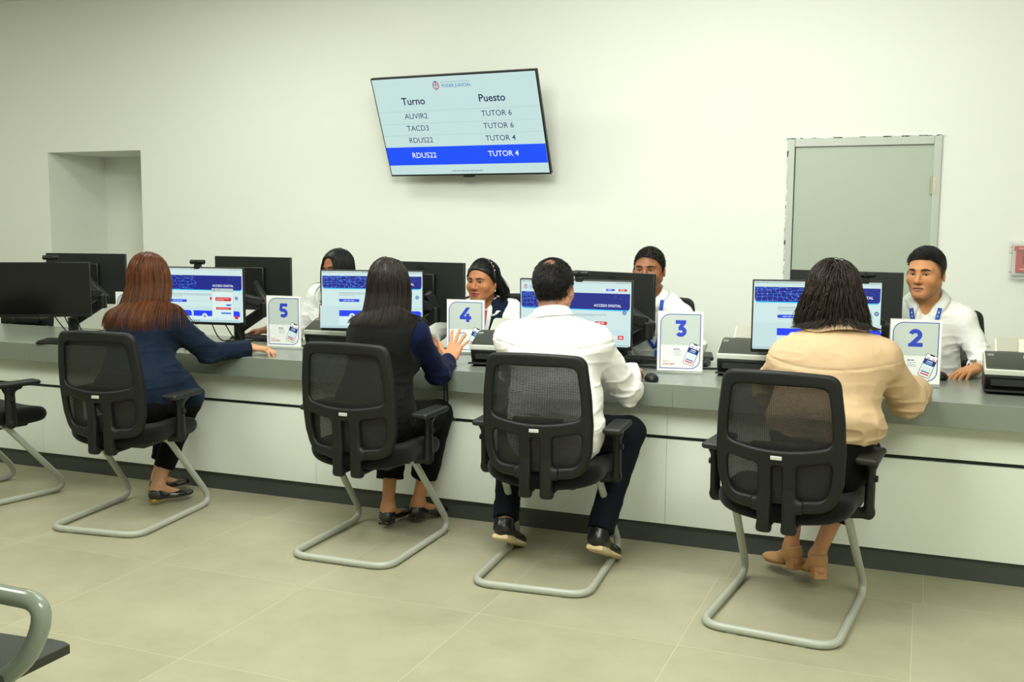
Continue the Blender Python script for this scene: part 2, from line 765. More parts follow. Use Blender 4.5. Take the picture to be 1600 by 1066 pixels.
def qmesh(name, V, F, m, parent=None, cols=None, origin=None):
    me = bpy.data.meshes.new(name)
    V = np.asarray(V, np.float32)
    if origin is not None:
        V = V - np.asarray(origin, np.float32)
    F = np.asarray(F, np.int32)
    n = F.shape[1]
    me.vertices.add(len(V))
    me.vertices.foreach_set('co', V.ravel())
    me.loops.add(F.size)
    me.loops.foreach_set('vertex_index', F.ravel())
    me.polygons.add(len(F))
    me.polygons.foreach_set('loop_start', np.arange(0, F.size, n, dtype=np.int32))
    me.polygons.foreach_set('loop_total', np.full(len(F), n, np.int32))
    me.update(calc_edges=True)
    finish(me, m, True)
    if cols is not None:
        a = me.color_attributes.new('col', 'FLOAT_COLOR', 'POINT')
        c = np.ones((len(V), 4), np.float32)
        c[:, :3] = cols
        a.data.foreach_set('color', c.ravel())
    o = bpy.data.objects.new(name, me)
    link(o, parent)
    return o


def sdf_obj(name, sd, h, m, parent=None, origin=None, sm=1):
    V, F = sd.mesh(h)
    if sm:
        V = relax(V, F, sm)
    return qmesh(name, V, F, m, parent, origin=origin)


# ------------------------------------------------------------------ the room
YW, ZC = 6.75, 3.3          # back wall, ceiling
X0, X1, YR = -9.5, 3.6, -2.6


def floor_material():
    m = bpy.data.materials.new('floor_tile')
    m.use_nodes = True
    nt = m.node_tree
    b = nt.nodes['Principled BSDF']
    tc = nt.nodes.new('ShaderNodeTexCoord')
    sep = nt.nodes.new('ShaderNodeSeparateXYZ')
    nt.links.new(tc.outputs['Object'], sep.inputs[0])

    def M(op, a, bb=None, c=None):
        n = nt.nodes.new('ShaderNodeMath')
        n.operation = op
        for i, x in enumerate((a, bb, c)):
            if x is None:
                continue
            if isinstance(x, (int, float)):
                n.inputs[i].default_value = x
            else:
                nt.links.new(x, n.inputs[i])
        return n.outputs[0]
    T = 0.75
    # the last row before the counter is shifted a little sideways
    shift = M('MULTIPLY', M('GREATER_THAN', sep.outputs[1], 4.1343), 0.035)
    masks, ids = [], []
    for out, g in ((M('SUBTRACT', sep.outputs[0], shift), -2.231), (sep.outputs[1], 4.1343)):
        u = M('DIVIDE', M('SUBTRACT', out, g), T)
        fl = M('FLOOR', u)
        ids.append(fl)
        fr = M('SUBTRACT', u, fl)
        d = M('MINIMUM', fr, M('SUBTRACT', 1.0, fr))
        masks.append(M('LESS_THAN', d, 0.0016 / T))
    grout = M('MAXIMUM', masks[0], masks[1])
    n1 = nt.nodes.new('ShaderNodeTexNoise')
    n1.inputs['Scale'].default_value = 3.2
    n1.inputs['Detail'].default_value = 7
    n1.inputs['Roughness'].default_value = 0.62
    cmb = nt.nodes.new('ShaderNodeCombineXYZ')
    nt.links.new(ids[0], cmb.inputs[0])
    nt.links.new(ids[1], cmb.inputs[1])
    wn = nt.nodes.new('ShaderNodeTexWhiteNoise')
    nt.links.new(cmb.outputs[0], wn.inputs['Vector'])
    ofs = nt.nodes.new('ShaderNodeVectorMath')
    ofs.operation = 'MULTIPLY_ADD'
    nt.links.new(wn.outputs['Color'], ofs.inputs[0])
    ofs.inputs[1].default_value = (9, 9, 9)
    nt.links.new(tc.outputs['Object'], ofs.inputs[2])
    nt.links.new(ofs.outputs[0], n1.inputs['Vector'])
    cr = nt.nodes.new('ShaderNodeValToRGB')
    cr.color_ramp.elements[0].position = 0.3
    cr.color_ramp.elements[0].color = (*lin((150, 147, 122)), 1)
    cr.color_ramp.elements[1].position = 0.72
    cr.color_ramp.elements[1].color = (*lin((165, 161, 137)), 1)
    nt.links.new(n1.outputs['Fac'], cr.inputs[0])
    mx = nt.nodes.new('ShaderNodeMix')
    mx.data_type = 'RGBA'
    nt.links.new(grout, mx.inputs['Factor'])
    nt.links.new(cr.outputs[0], mx.inputs['A'])
    mx.inputs['B'].default_value = (*lin((180, 175, 145)), 1)
    nt.links.new(mx.outputs['Result'], b.inputs['Base Color'])
    b.inputs['Roughness'].default_value = 0.42
    b.inputs['Specular IOR Level'].default_value = 0.35
    bp = nt.nodes.new('ShaderNodeBump')
    bp.inputs['Strength'].default_value = 0.06
    bp.inputs['Distance'].default_value = 0.002
    nt.links.new(n1.outputs['Fac'], bp.inputs['Height'])
    nt.links.new(bp.outputs['Normal'], b.inputs['Normal'])
    return m


paint = mat('wall_paint', (234, 236, 228), 0.7, spec=0.2, var=0.012, vscale=1.3)
ceil_m = mat('ceiling_paint', (235, 235, 228), 0.8)


def struct(name, mb, m, parent=None, **k):
    o = mb.build(name, m, parent, **k)
    if parent is None:
        o['kind'] = 'structure'
    return o


struct('floor', MB().box(((X0 + X1) / 2, (YR + 7.6) / 2, -0.03), (X1 - X0, 7.6 - YR, 0.06)), floor_material())
# object coordinates of the floor equal world coordinates because its origin is the world origin
struct('ceiling', MB().box(((X0 + X1) / 2, (YR + 7.6) / 2, ZC + 0.05), (X1 - X0, 7.6 - YR, 0.1)), ceil_m)
struct('wall_left', MB().box((X0 - 0.05, 2.5, ZC / 2), (0.1, 10.2, ZC)), paint)
struct('wall_right', MB().box((X1 + 0.05, 2.5, ZC / 2), (0.1, 10.2, ZC)), paint)
struct('wall_front', MB().box(((X0 + X1) / 2, YR - 0.05, ZC / 2), (X1 - X0, 0.1, ZC)), paint)
AX0, AX1, AZ, AD = -6.955, -5.965, 2.03, 0.66       # the recess
DX0, DX1, DZ = -0.838, 0.062, 1.997                 # outside of the door frame
wb = MB()
for x0, x1, z0, z1 in ((X0, AX0, 0, ZC), (AX0, AX1, AZ, ZC), (AX1, DX0, 0, ZC), (DX0, DX1, DZ, ZC), (DX1, X1, 0, ZC)):
    wb.v += [(x0, YW, z0), (x1, YW, z0), (x1, YW, z1), (x0, YW, z1)]
    n = len(wb.v)
    wb.f.append((n - 4, n - 3, n - 2, n - 1))
# reveals and back of the recess
for q in ([(AX0, YW, 0), (AX0, YW, AZ), (AX0, YW + AD, AZ), (AX0, YW + AD, 0)], [(AX1, YW, 0), (AX1, YW + AD, 0), (AX1, YW + AD, AZ), (AX1, YW, AZ)],
          [(AX0, YW, AZ), (AX1, YW, AZ), (AX1, YW + AD, AZ), (AX0, YW + AD, AZ)], [(AX0, YW + AD, 0), (AX0, YW + AD, AZ), (AX1, YW + AD, AZ), (AX1, YW + AD, 0)],
          [(DX0, YW, 0), (DX0, YW, DZ), (DX0, YW + 0.12, DZ), (DX0, YW + 0.12, 0)], [(DX1, YW, 0), (DX1, YW + 0.12, 0), (DX1, YW + 0.12, DZ), (DX1, YW, DZ)],
          [(DX0, YW, DZ), (DX1, YW, DZ), (DX1, YW + 0.12, DZ), (DX0, YW + 0.12, DZ)]):
    n = len(wb.v)
    wb.v += q
    wb.f.append((n, n + 1, n + 2, n + 3))
# closed behind so that no light leaks in
wb.box(((X0 + X1) / 2, YW + AD + 0.12, ZC / 2), (X1 - X0, 0.1, ZC))
struct('wall_back', wb, paint)

# door in its steel frame
door_m = mat('door_grey', (172, 182, 166), 0.45, var=0.02, vscale=2)
frame_m = mat('door_frame_grey', (186, 192, 182), 0.4, var=0.03, vscale=8)
door = MB().box(((DX0 + DX1) / 2 + 0.003, YW + 0.02, 0.975), (DX1 - DX0 - 0.093, 0.045, 1.93)).build('door_1', door_m, bevel=0.002)
door['kind'] = 'structure'
FW = 0.045
fr = MB()
for x0, x1, z0, z1 in ((DX0, DX0 + FW, 0, DZ), (DX1 - FW, DX1, 0, DZ), (DX0 + FW, DX1 - FW, DZ - 0.055, DZ)):
    fr.box(((x0 + x1) / 2, YW + 0.02, (z0 + z1) / 2), (x1 - x0, 0.075, z1 - z0))
fr.build('door_frame', frame_m, door, bevel=0.004)
gp = MB().box(((DX0 + DX1) / 2, YW + 0.055, 0.97), (DX1 - DX0 - 0.02, 0.006, 1.93)).build('door_gap_seal', mat('seal_black', (25, 28, 24), 0.8), door)
for hz in (1.70, 1.0, 0.25):
    hg = MB().tube([(DX1 - FW - 0.004, YW - 0.012, hz - 0.055), (DX1 - FW - 0.004, YW - 0.012, hz + 0.055)], 0.009, 10)
    for z in (-0.02, 0.02):
        hg.tube([(DX1 - FW - 0.004, YW - 0.012, hz + z - 0.002), (DX1 - FW - 0.004, YW - 0.012, hz + z + 0.002)], 0.0098, 10)
    hg.box((DX1 - FW + 0.008, YW - 0.018, hz), (0.03, 0.003, 0.10))
    hg.build('hinge', mat('hinge_steel', (180, 176, 158), 0.35, metal=0.8), door)
# white filler smears round the frame
sm = MB()
rnd = random.Random(4)
for i in range(46):
    z = rnd.uniform(0.9, 1.99)
    w = rnd.uniform(0.002, 0.008)
    sm.box((DX0 + w / 2, YW - 0.0185, z), (w, 0.002, rnd.uniform(0.005, 0.05)))
for i in range(40):
    x = rnd.uniform(DX0, DX1)
    w = rnd.uniform(0.002, 0.007)
    sm.box((x, YW - 0.0185, DZ - w / 2), (rnd.uniform(0.01, 0.06), 0.002, w))
sm.build('paint_smear', paint, door)

# ------------------------------------------------------------------ the service counter
YC, ZT = 4.4006, 0.7491      # front edge and height of the worktop
CX0, CX1, YB = -8.6, 2.4, 5.21
top_m = mat('worktop_grey', (118, 126, 115), 0.26, spec=0.7, var=0.03, vscale=5, bump=0.05, bscale=300, stretch=(0.15, 1, 1))
panel_m = mat('counter_panel', (216, 221, 210), 0.4, var=0.015, vscale=2)
kick_m = mat('kick_grey', (60, 65, 60), 0.5, var=0.06, vscale=4)
black_m = mat('groove_black', (22, 24, 20), 0.6)
counter = empty('service_counter', (0, 0, 0), 0, 'long white panelled service counter with thick grey worktop and dark plinth', 'counter')
seams = [CX0, -6.6, -4.74, -2.88, -1.04, 0.82, CX1]
wt = MB()
tops = [CX0, -6.6, -4.74, -2.86, -1.0, 0.86, CX1]
for a, b in zip(tops[:-1], tops[1:]):
    wt.box(((a + b) / 2, (YC + YB) / 2, ZT - 0.0507), (b - a - 0.0002, YB - YC, 0.1014))
wt.build('worktop', top_m, counter, bevel=0.0012)
for a, b in zip(seams[:-1], seams[1:]):
    MB().box(((a + b) / 2, 4.49, 0.2915), (b - a - 0.001, 0.02, 0.389)).build('front_panel', panel_m, counter, bevel=0.001)
    MB().box(((a + b) / 2, 4.49, 0.5755), (b - a - 0.001, 0.02, 0.144)).build('upper_panel', panel_m, counter, bevel=0.001)
MB().box(((CX0 + CX1) / 2, 4.505, 0.494), (CX1 - CX0, 0.012, 0.03)).build('shadow_groove', black_m, counter)
MB().box(((CX0 + CX1) / 2, 4.509, 0.0485), (CX1 - CX0, 0.018, 0.097)).build('kickboard', kick_m, counter)
MB().box(((CX0 + CX1) / 2, 4.80, 0.32), (CX1 - CX0, 0.56, 0.63)).build('carcass', panel_m, counter)

# ------------------------------------------------------------------ wall television
plast = mat('black_plastic', (17, 18, 17), 0.42, spec=0.35)
matte = mat('matte_black', (15, 16, 15), 0.6, spec=0.25)
screen_m = mat('lit_screen', attr=True, emit=0.97, rough=0.35, spec=0.3)
print_m = mat('printed_card', attr=True, rough=0.3, spec=0.4)
metal_m = mat('grey_steel', (150, 152, 148), 0.35, metal=0.7)

LIGHT = (205, 231, 229)
NAVY = (26, 40, 84)


def crest(pg, x, y, s, red=(196, 70, 96), blue=(40, 90, 170)):
    pg.outline(x - 0.5 * s, y - 0.62 * s, x + 0.5 * s, y + 0.5 * s, red, 0.45 * s, 0.13 * s)
    pg.line([(x, y - 0.75 * s), (x, y + 0.62 * s)], 0.1 * s, blue)
    pg.line([(x - 0.22 * s, y + 0.5 * s), (x + 0.22 * s, y + 0.5 * s)], 0.09 * s, blue)
    pg.line([(x - 0.3 * s, y + 0.1 * s), (x + 0.3 * s, y + 0.1 * s)], 0.09 * s, blue)
    pg.line([(x - 0.28 * s, y + 0.1 * s), (x - 0.28 * s, y - 0.25 * s)], 0.07 * s, red)
    pg.line([(x + 0.28 * s, y + 0.1 * s), (x + 0.28 * s, y - 0.25 * s)], 0.07 * s, red)


def blurb(pg, x, y, w, h, rgb, align='l', n=2):
    """a line of print too small to read: a few word-long dashes"""
    x0 = {'l': x, 'c': x - w / 2, 'r': x - w}[align]
    for k in range(n):
        pg.rect(x0 + w * k / n, y, x0 + w * (k + 0.82) / n, y + h, rgb)


W, H = 1.23, 0.705
tv = empty('wall_television', (-2.966, 6.43, 2.106), 0, 'large tilted wall television showing the turn queue list above the counter', 'television')
tv.rotation_euler = (0.409, 0, -0.036)
MB().box((0, 0.018, 0), (W, 0.032, H)).build('casing', plast, tv, bevel=0.004)
MB().box((0, 0.055, -0.06), (W * 0.7, 0.05, H * 0.6)).build('back_cover', matte, tv, bevel=0.01)
pg = Page()
w2, h2 = W / 2 - 0.009, H / 2 - 0.009
pg.rect(-w2, -h2 + 0.004, w2, h2, (196, 224, 221))
X = lambda u: -w2 + 2 * w2 * u
Y = lambda v: h2 - 2 * h2 * v
crest(pg, X(0.40), Y(0.083), 0.048)
pg.text('REPÚBLICA DOMINICANA', X(0.432), Y(0.066), 0.0185, (150, 176, 190))
pg.text('PODER JUDICIAL', X(0.436), Y(0.108), 0.030, (60, 130, 186), bold=0.012, sx=0.97)
pg.text('Turno', X(0.165), Y(0.265), 0.071, NAVY, bold=0.016)
pg.text('Puesto', X(0.648), Y(0.265), 0.071, NAVY, bold=0.016)
for v in (0.332, 0.458, 0.578):
    pg.rect(X(0.0), Y(v) - 0.0012, X(1.0), Y(v) + 0.0012, (172, 200, 200))
for i, (a, b) in enumerate((('AUVIR2', 'TUTOR 6'), ('TACD3', 'TUTOR 6'), ('RDUS22', 'TUTOR 4'))):
    v = 0.408 + 0.124 * i
    pg.text(a, X(0.165), Y(v), 0.054, (52, 66, 102), bold=0.004)
    pg.text(b, X(0.648), Y(v), 0.054, (52, 66, 102), bold=0.004)
pg.rect(-w2, Y(0.892), w2, Y(0.700), (20, 78, 250))
pg.text('RDUS22', X(0.165), Y(0.815), 0.055, (238, 246, 255), bold=0.006)
pg.text('TUTOR 4', X(0.648), Y(0.815), 0.055, (238, 246, 255), bold=0.006)
for i in range(22):
    pg.rect(X(0.40 + i * 0.0092), Y(0.967), X(0.4055 + i * 0.0092), Y(0.957 - 0.003 * (i % 3)), (110, 140, 150))
pg.build('display', screen_m, tv, (0, 0.0012, 0), (1, 0, 0), (0, 0, 1))
MB().box((0.0, 0.012, -H / 2 - 0.006), (0.085, 0.022, 0.014)).build('logo_bump', plast, tv, bevel=0.003)
br = MB().box((0, 0.10, 0.0), (0.42, 0.03, 0.40))
br.tube([(0, 0.1, 0.05), (0, 0.26, 0.12)], 0.025, 10)
br.tube([(0, 0.1, -0.15), (0, 0.30, 0.0)], 0.02, 10)
br.build('wall_bracket', matte, tv)
MB().box((-2.966, YW - 0.012, 2.12), (0.30, 0.024, 0.36)).build('mounting_plate', matte, tv)
pl = tv.children[-1]
pl.matrix_parent_inverse = Matrix.LocRotScale(tv.location, tv.rotation_euler, (1, 1, 1)).inverted()

# ------------------------------------------------------------------ fire-alarm call point on the right
al = empty('fire_alarm_pull_station', (0.455, YW, 1.15), 0, 'red fire alarm pull station under a clear plastic cover on the wall', 'fire alarm')
MB().box((0.10, -0.004, 0.11), (0.17, 0.008, 0.20)).build('backplate', mat('white_plastic', (228, 230, 222), 0.4), al, bevel=0.003)
red = mat('alarm_red', (190, 22, 34), 0.35)
MB().box((0.105, -0.022, 0.105), (0.135, 0.03, 0.135)).build('red_body', red, al, bevel=0.004)
MB().box((0.10, -0.048, 0.178), (0.15, 0.016, 0.028)).build('top_label', red, al, bevel=0.002)
MB().box((0.115, -0.039, 0.112), (0.085, 0.006, 0.05)).build('pull_handle', mat('handle_black', (40, 42, 42), 0.3), al, bevel=0.002)
for nm, par, x, z in (('label_print', al.children[2], 0.05, 0.174), ('instruction_print', al.children[1], 0.06, 0.052)):
    p2 = Page()
    p2.rect(x, z, x + 0.062, z + 0.009, (214, 60, 66))
    for k in range(5):
        p2.rect(x + 0.0125 * k, z + 0.001, x + 0.0125 * k + 0.009, z + 0.008, (236, 190, 190))
    p2.build(nm, print_m, par, (0, -0.0567 if nm == 'label_print' else -0.0377, 0), (1, 0, 0), (0, 0, 1))
clear = bpy.data.materials.new('clear_plastic')
clear.use_nodes = True
nt = clear.node_tree
pb = nt.nodes['Principled BSDF']
pb.inputs['Base Color'].default_value = (*lin((225, 232, 228)), 1)
pb.inputs['Roughness'].default_value = 0.08
pb.inputs['Alpha'].default_value = 0.10
pb.inputs['Specular IOR Level'].default_value = 0.8
cv = MB()
cv.box((0.10, -0.068, 0.11), (0.196, 0.003, 0.216))
for x in (0.002, 0.198):
    cv.box((x, -0.035, 0.11), (0.004, 0.066, 0.216))
for z in (0.002, 0.218):
    cv.box((0.10, -0.035, z), (0.196, 0.066, 0.004))
cv.build('clear_cover', clear, al)
cl = MB()
for z in (0.04, 0.15, 0.185):
    cl.box((0.008, -0.071, z), (0.014, 0.003, 0.006))
cl.box((0.1, -0.070, 0.018), (0.16, 0.002, 0.012))
cl.box((0.012, -0.070, 0.11), (0.0025, 0.002, 0.20))
cl.build('cover_latch', mat('smoky_plastic', (150, 158, 156), 0.2), al)

# ------------------------------------------------------------------ monitors, stands, webcams
MW, MH = 0.553, 0.325
MBACK = mat('monitor_back', (32, 34, 32), 0.42, spec=0.35, bump=0.1, bscale=900)


def network(pg, x0, y0, x1, y1, seed, dens=1.6, left=0.45):
    """glowing net: a curved grid that breaks up into loose triangles"""
    r = random.Random(seed)
    W_, H_ = (x1 - x0) * left, y1 - y0
    nx, ny = 11, 5
    P = {}
    for i in range(nx + 1):
        for j in range(ny + 1):
            u = i / nx
            v = j / ny
            x = x0 + W_ * (u + 0.035 * math.sin(3.1 * v + 5 * u) + r.uniform(-0.012, 0.012) * (1 + 2 * u))
            y = y0 + H_ * (v + 0.22 * math.sin(3.4 * u + 0.6) * (1 - v) * v * 3 - 0.10 * u * v + r.uniform(-0.03, 0.03) * (1 + 3 * u))
            P[i, j] = (min(max(x, x0), x1), min(max(y, y0 + 0.0008), y1 - 0.0008))
    for (i, j), p in P.items():
        f = 1 - i / nx
        for d in ((1, 0), (0, 1)):
            q = P.get((i + d[0], j + d[1]))
            if q and r.random() < 0.55 + 0.45 * f:
                pg.line([p, q], 0.0017, (36, 74, 214))
                pg.line([p, q], 0.0008, (96, 160, 255))
        q = P.get((i + 1, j + r.choice((-1, 1))))
        if q and r.random() < 0.7 * (1 - f):
            pg.line([p, q], 0.0008, (70, 130, 245))
    for (i, j), p in P.items():
        if r.random() < 0.5:
            pg.disc(p[0], p[1], r.uniform(0.0010, 0.0022), (140, 195, 255), 8)


def page(kind):
    pg = Page()
    w, h = MW / 2 - 0.006, MH / 2 - 0.006
    yb = -MH / 2 + 0.019
    pg.rect(-w, yb, w, h, LIGHT)
    Wd, Hd = 2 * w, h - yb
    X = lambda u: -w + Wd * u
    Y = lambda v: h - Hd * v
    pg.rect(-w, Y(0.035), w, h, (188, 208, 204))
    pg.rect(X(0.38), Y(0.027), X(0.86), Y(0.010), (205, 220, 216))
    for u in (0.02, 0.07, 0.10):
        pg.rect(X(u), Y(0.023), X(u + 0.012), Y(0.013), (150, 165, 165))
    blurb(pg, X(0.4), Y(0.023), 0.05, 0.003, (120, 135, 140), n=3)
    for u in (0.88, 0.92, 0.96):
        pg.disc(X(u), Y(0.018), 0.0018, (110, 125, 130), 8)
    sub = (130, 150, 158)
    if kind == 'top':
        crest(pg, X(0.045), Y(0.105), 0.017)
        for k in range(3):
            pg.rect(X(0.075), Y(0.098 + 0.02 * k), X(0.16 - 0.02 * k), Y(0.090 + 0.02 * k), (150, 165, 190))
        for u, c, s in ((0.765, (28, 70, 226), 'REGISTRO'), (0.875, (214, 40, 52), 'INGRESO')):
            pg.rrect(X(u + 0.008), Y(0.146), X(u + 0.09), Y(0.114), c, 0.004)
            pg.disc(X(u), Y(0.13), 0.0078, (190, 205, 215))
            pg.disc(X(u), Y(0.13), 0.0066, (238, 246, 246))
            blurb(pg, X(u + 0.026), Y(0.136), 0.027, 0.0036, (200, 215, 245) if s[0] == 'R' else (245, 205, 205), n=1)
        a, b = 0.185, 0.435
        ttl, tx, tv_ = 0.0165, 0.66, 0.385
    else:
        a, b = 0.085 if kind != 'chat' else 0.135, 0.30 if kind != 'chat' else 0.40
        ttl, tx, tv_ = 0.0165, 0.655, 0.235 if kind != 'chat' else 0.335
    # hero banner with its glow line below
    pg.rrect(X(0.01), Y(b + 0.022), X(0.99), Y(a + 0.02), (90, 214, 246), 0.012, '1100')
    pg.rrect(X(0.008), Y(b + 0.006), X(0.992), Y(a), (30, 120, 225), 0.014, '1100')
    pg.rrect(X(0.008), Y(b), X(0.992), Y(a), (16, 28, 134), 0.014, '1100')
    network(pg, X(0.012), Y(b - 0.01), X(0.985), Y(a), {'top': 3, 'cards': 5, 'chat': 8}[kind], 1.6, 0.48 if kind != 'top' else 0.40)
    r = random.Random(11)
    for k in range(14):
        pg.disc(X(0.86 + 0.12 * r.random()), Y(a + 0.02 + 0.08 * r.random()), 0.0012, (70, 140, 250), 6)
    pg.text('ACCESO DIGITAL', X(0.93), Y(tv_ if kind != 'top' else 0.385), ttl, (236, 244, 255), 'r', bold=0.016)
    pg.disc(X(0.96), Y(0.47 if kind == 'top' else b + 0.145), 0.0095, (36, 60, 130))
    pg.disc(X(0.96), Y(0.47 if kind == 'top' else b + 0.145), 0.0070, (130, 170, 220), 8)
    y = b + 0.075
    for k in range(3):
        pg.rect(X(0.19 if kind != 'top' else 0.40), Y(y + 0.022 * k + 0.008), X((0.80, 0.70, 0.34)[k]), Y(y + 0.022 * k), sub if k == 0 else (165, 184, 188))
    if kind == 'top':
        pg.rrect(X(0.70), Y(0.665), X(0.81), Y(0.615), (216, 52, 58), 0.006)
        blurb(pg, X(0.755), Y(0.648), 0.036, 0.0055, (246, 224, 224), 'c')
        pg.rect(X(0), Y(0.995), X(1), Y(0.74), (198, 226, 225))
        pg.disc(X(0.79), Y(0.87), 0.0095, (40, 70, 220))
        pg.disc(X(0.60), Y(0.90), 0.012, (40, 70, 220))
        pg.rect(X(0.84), Y(0.885), X(0.905), Y(0.825), (222, 240, 238))
        pg.rect(X(0.905), Y(0.885), X(0.955), Y(0.825), (216, 40, 52))
        pg.rect(X(0.918), Y(0.868), X(0.942), Y(0.842), (245, 230, 230))
        pg.rect(X(0), Y(1), X(1), Y(0.965), (176, 206, 212))
    else:
        y0 = b + 0.185
        pg.rrect(X(0.19), Y(y0 + 0.05), X(0.39), Y(y0), (28, 72, 226), 0.0055, '1001')
        blurb(pg, X(0.29), Y(y0 + 0.032), 0.062, 0.004, (190, 208, 255), 'c', 3)
        pg.rect(X(0.42), Y(y0 + 0.030), X(0.78), Y(y0 + 0.026), (176, 196, 200))
        pg.rect(X(0), Y(1.0), X(1), Y(y0 + 0.12), (197, 225, 224))
        yc = y0 + 0.20
        for i, u in enumerate((0.19, 0.468, 0.745)):
            u1 = u + 0.255
            pg.rect(X(u), Y(0.95), X(u1), Y(yc), (213, 238, 236))
            pg.rrect(X(u), Y(yc + 0.105), X(u1), Y(yc), (22, 62, 250), 0.014, '0010')
            c = (u + u1) / 2
            pg.disc(X(c), Y(yc + 0.105), 0.0165, (222, 240, 244))
            pg.disc(X(c), Y(yc + 0.105), 0.0105, (190, 205, 214))
            pg.rect(X(c) - 0.002, Y(yc + 0.125), X(c) + 0.003, Y(yc + 0.085), (96, 70, 110))
            if yc + 0.24 > 0.95:
                continue
            blurb(pg, X(c), Y(yc + 0.222), 0.045, 0.005, (120, 138, 152), 'c', 2)
            for k in range(2 if yc + 0.29 < 0.95 else 0):
                pg.rect(X(u + 0.03), Y(yc + 0.265 + 0.02 * k), X(u1 - 0.03), Y(yc + 0.259 + 0.02 * k), (178, 198, 204))
        pg.rect(X(0), Y(1), X(1), Y(0.96), (178, 208, 212))
        if kind == 'chat':
            for i in range(9):
                pg.rect(X(0.30 + 0.028 * i), Y(0.988), X(0.316 + 0.028 * i), Y(0.970), [(40, 120, 210), (220, 170, 60), (60, 60, 70), (60, 150, 90)][i % 4])
            pg.rect(X(0.662), Y(0.58), X(0.69), Y(0.53), (214, 40, 52))
            pg.rect(X(0.684), Y(0.92), X(0.93), Y(0.40), (150, 172, 176))
            pg.rect(X(0.686), Y(0.918), X(0.928), Y(0.365), (217, 239, 237))
            pg.rect(X(0.686), Y(0.43), X(0.928), Y(0.365), (186, 204, 200))
            crest(pg, X(0.715), Y(0.395), 0.012)
            pg.rect(X(0.745), Y(0.40), X(0.78), Y(0.385), (110, 150, 200))
            pg.rrect(X(0.726), Y(0.60), X(0.905), Y(0.53), (206, 34, 48), 0.004)
            for k in range(2):
                pg.rect(X(0.738), Y(0.56 + 0.024 * k), X(0.885 - 0.06 * k), Y(0.551 + 0.024 * k), (240, 190, 190))
            pg.rrect(X(0.85), Y(0.69), X(0.905), Y(0.655), (58, 120, 226), 0.004)
            pg.rrect(X(0.732), Y(0.76), X(0.905), Y(0.715), (206, 34, 48), 0.004)
            pg.rect(X(0.745), Y(0.742), X(0.88), Y(0.734), (240, 190, 190))
            pg.rrect(X(0.79), Y(0.84), X(0.905), Y(0.81), (58, 120, 226), 0.003)
            pg.rect(X(0.945), Y(0.93), X(0.985), Y(0.87), (214, 40, 52))
    return pg


def monitor(loc, yaw, kind, label, group):
    t = empty('monitor', loc, yaw, label, 'monitor', group)
    MB().box((0, 0.012, 0), (MW, 0.022, MH)).build('casing', plast, t, bevel=0.003)
    MB().box((0, 0.035, -0.01), (MW * 0.62, 0.026, MH * 0.62)).build('back_housing', MBACK, t, bevel=0.01)
    if kind:
        page(kind).build('display', screen_m, t, (0, 0.0004, 0), (1, 0, 0), (0, 0, 1))
    else:
        MB().box((0, 0.0004, 0.0055), (MW - 0.012, 0.001, MH - 0.026)).build('display', mat('dark_glass', (8, 9, 8), 0.18, spec=0.4), t)
    MB().box((0, 0.0002, -MH / 2 + 0.009), (0.022, 0.001, 0.004)).build('maker_badge', mat('badge_grey', (70, 72, 70), 0.3, metal=0.6), t)
    return t


def monitor_from_behind(loc, yaw, label, group):
    """the clerk's screen: its back faces the hall"""
    t = empty('monitor', loc, yaw, label, 'monitor', group)
    MB().box((0, 0.012, 0), (MW, 0.020, MH)).build('casing', MBACK, t, bevel=0.003)
    MB().box((0, 0.0235, 0), (MW - 0.014, 0.003, MH - 0.02)).build('display', mat('clerk_screen_glow', (150, 185, 190), 0.4), t)
    MB().box((0, -0.012, 0.0), (0.20, 0.028, 0.20)).build('mount_block', plast, t, bevel=0.006)
    p = Page()
    p.text('DELL', 0, 0.122, 0.026, (20, 21, 20), 'c', bold=0.03)
    p.build('maker_name', print_m, t, (0, 0.0016, 0), (1, 0, 0), (0, 0, 1))
    return t


def at(loc, yaw, p):
    c, s = math.cos(yaw), math.sin(yaw)
    return np.array([loc[0] + c * p[0] - s * p[1], loc[1] + s * p[0] + c * p[1], loc[2] + p[2]])


stations = [
    # client monitor (x, y, z, yaw, page) ; clerk monitor (x, y, z, yaw) ; webcam offset
    ((-4.852, 4.613, 1.041, 0.597), None, (-5.034, 5.156, 1.079, 0.233), 0.06,
     'black switched-off monitor by the empty chair', 'back of a black monitor behind the switched-off screen'),
    ((-3.80, 4.735, 1.031, 0.14), 'chat', (-3.819, 5.257, 1.076, 0.0), -0.01,
     'lit monitor with red chat bubbles in front of the auburn-haired woman', 'back of a black monitor beside the number 5 sign'),
    ((-2.711, 4.775, 1.036, 0.296), 'cards', (-2.556, 5.047, 1.075, -0.152), 0.0,
     'lit blue web page monitor in front of the woman in black vest', 'back of a black monitor left of the woman with a headband'),
    ((-1.523, 4.602, 1.025, 0.028), 'top', (-1.545, 5.30, 1.033, -0.42), 0.02,
     'lit monitor with red and blue header buttons facing the man in white', 'back of a dark monitor hiding the lower face of a clerk'),
    ((-0.436, 4.70, 1.044, 0.184), 'cards', (-0.366, 5.319, 1.064, -0.22), 0.20,
     'lit blue web page monitor in front of the woman in beige', 'back of a black monitor in front of the grey door'),
]
hub_m = mat('arm_black', (19, 20, 19), 0.4, spec=0.4)
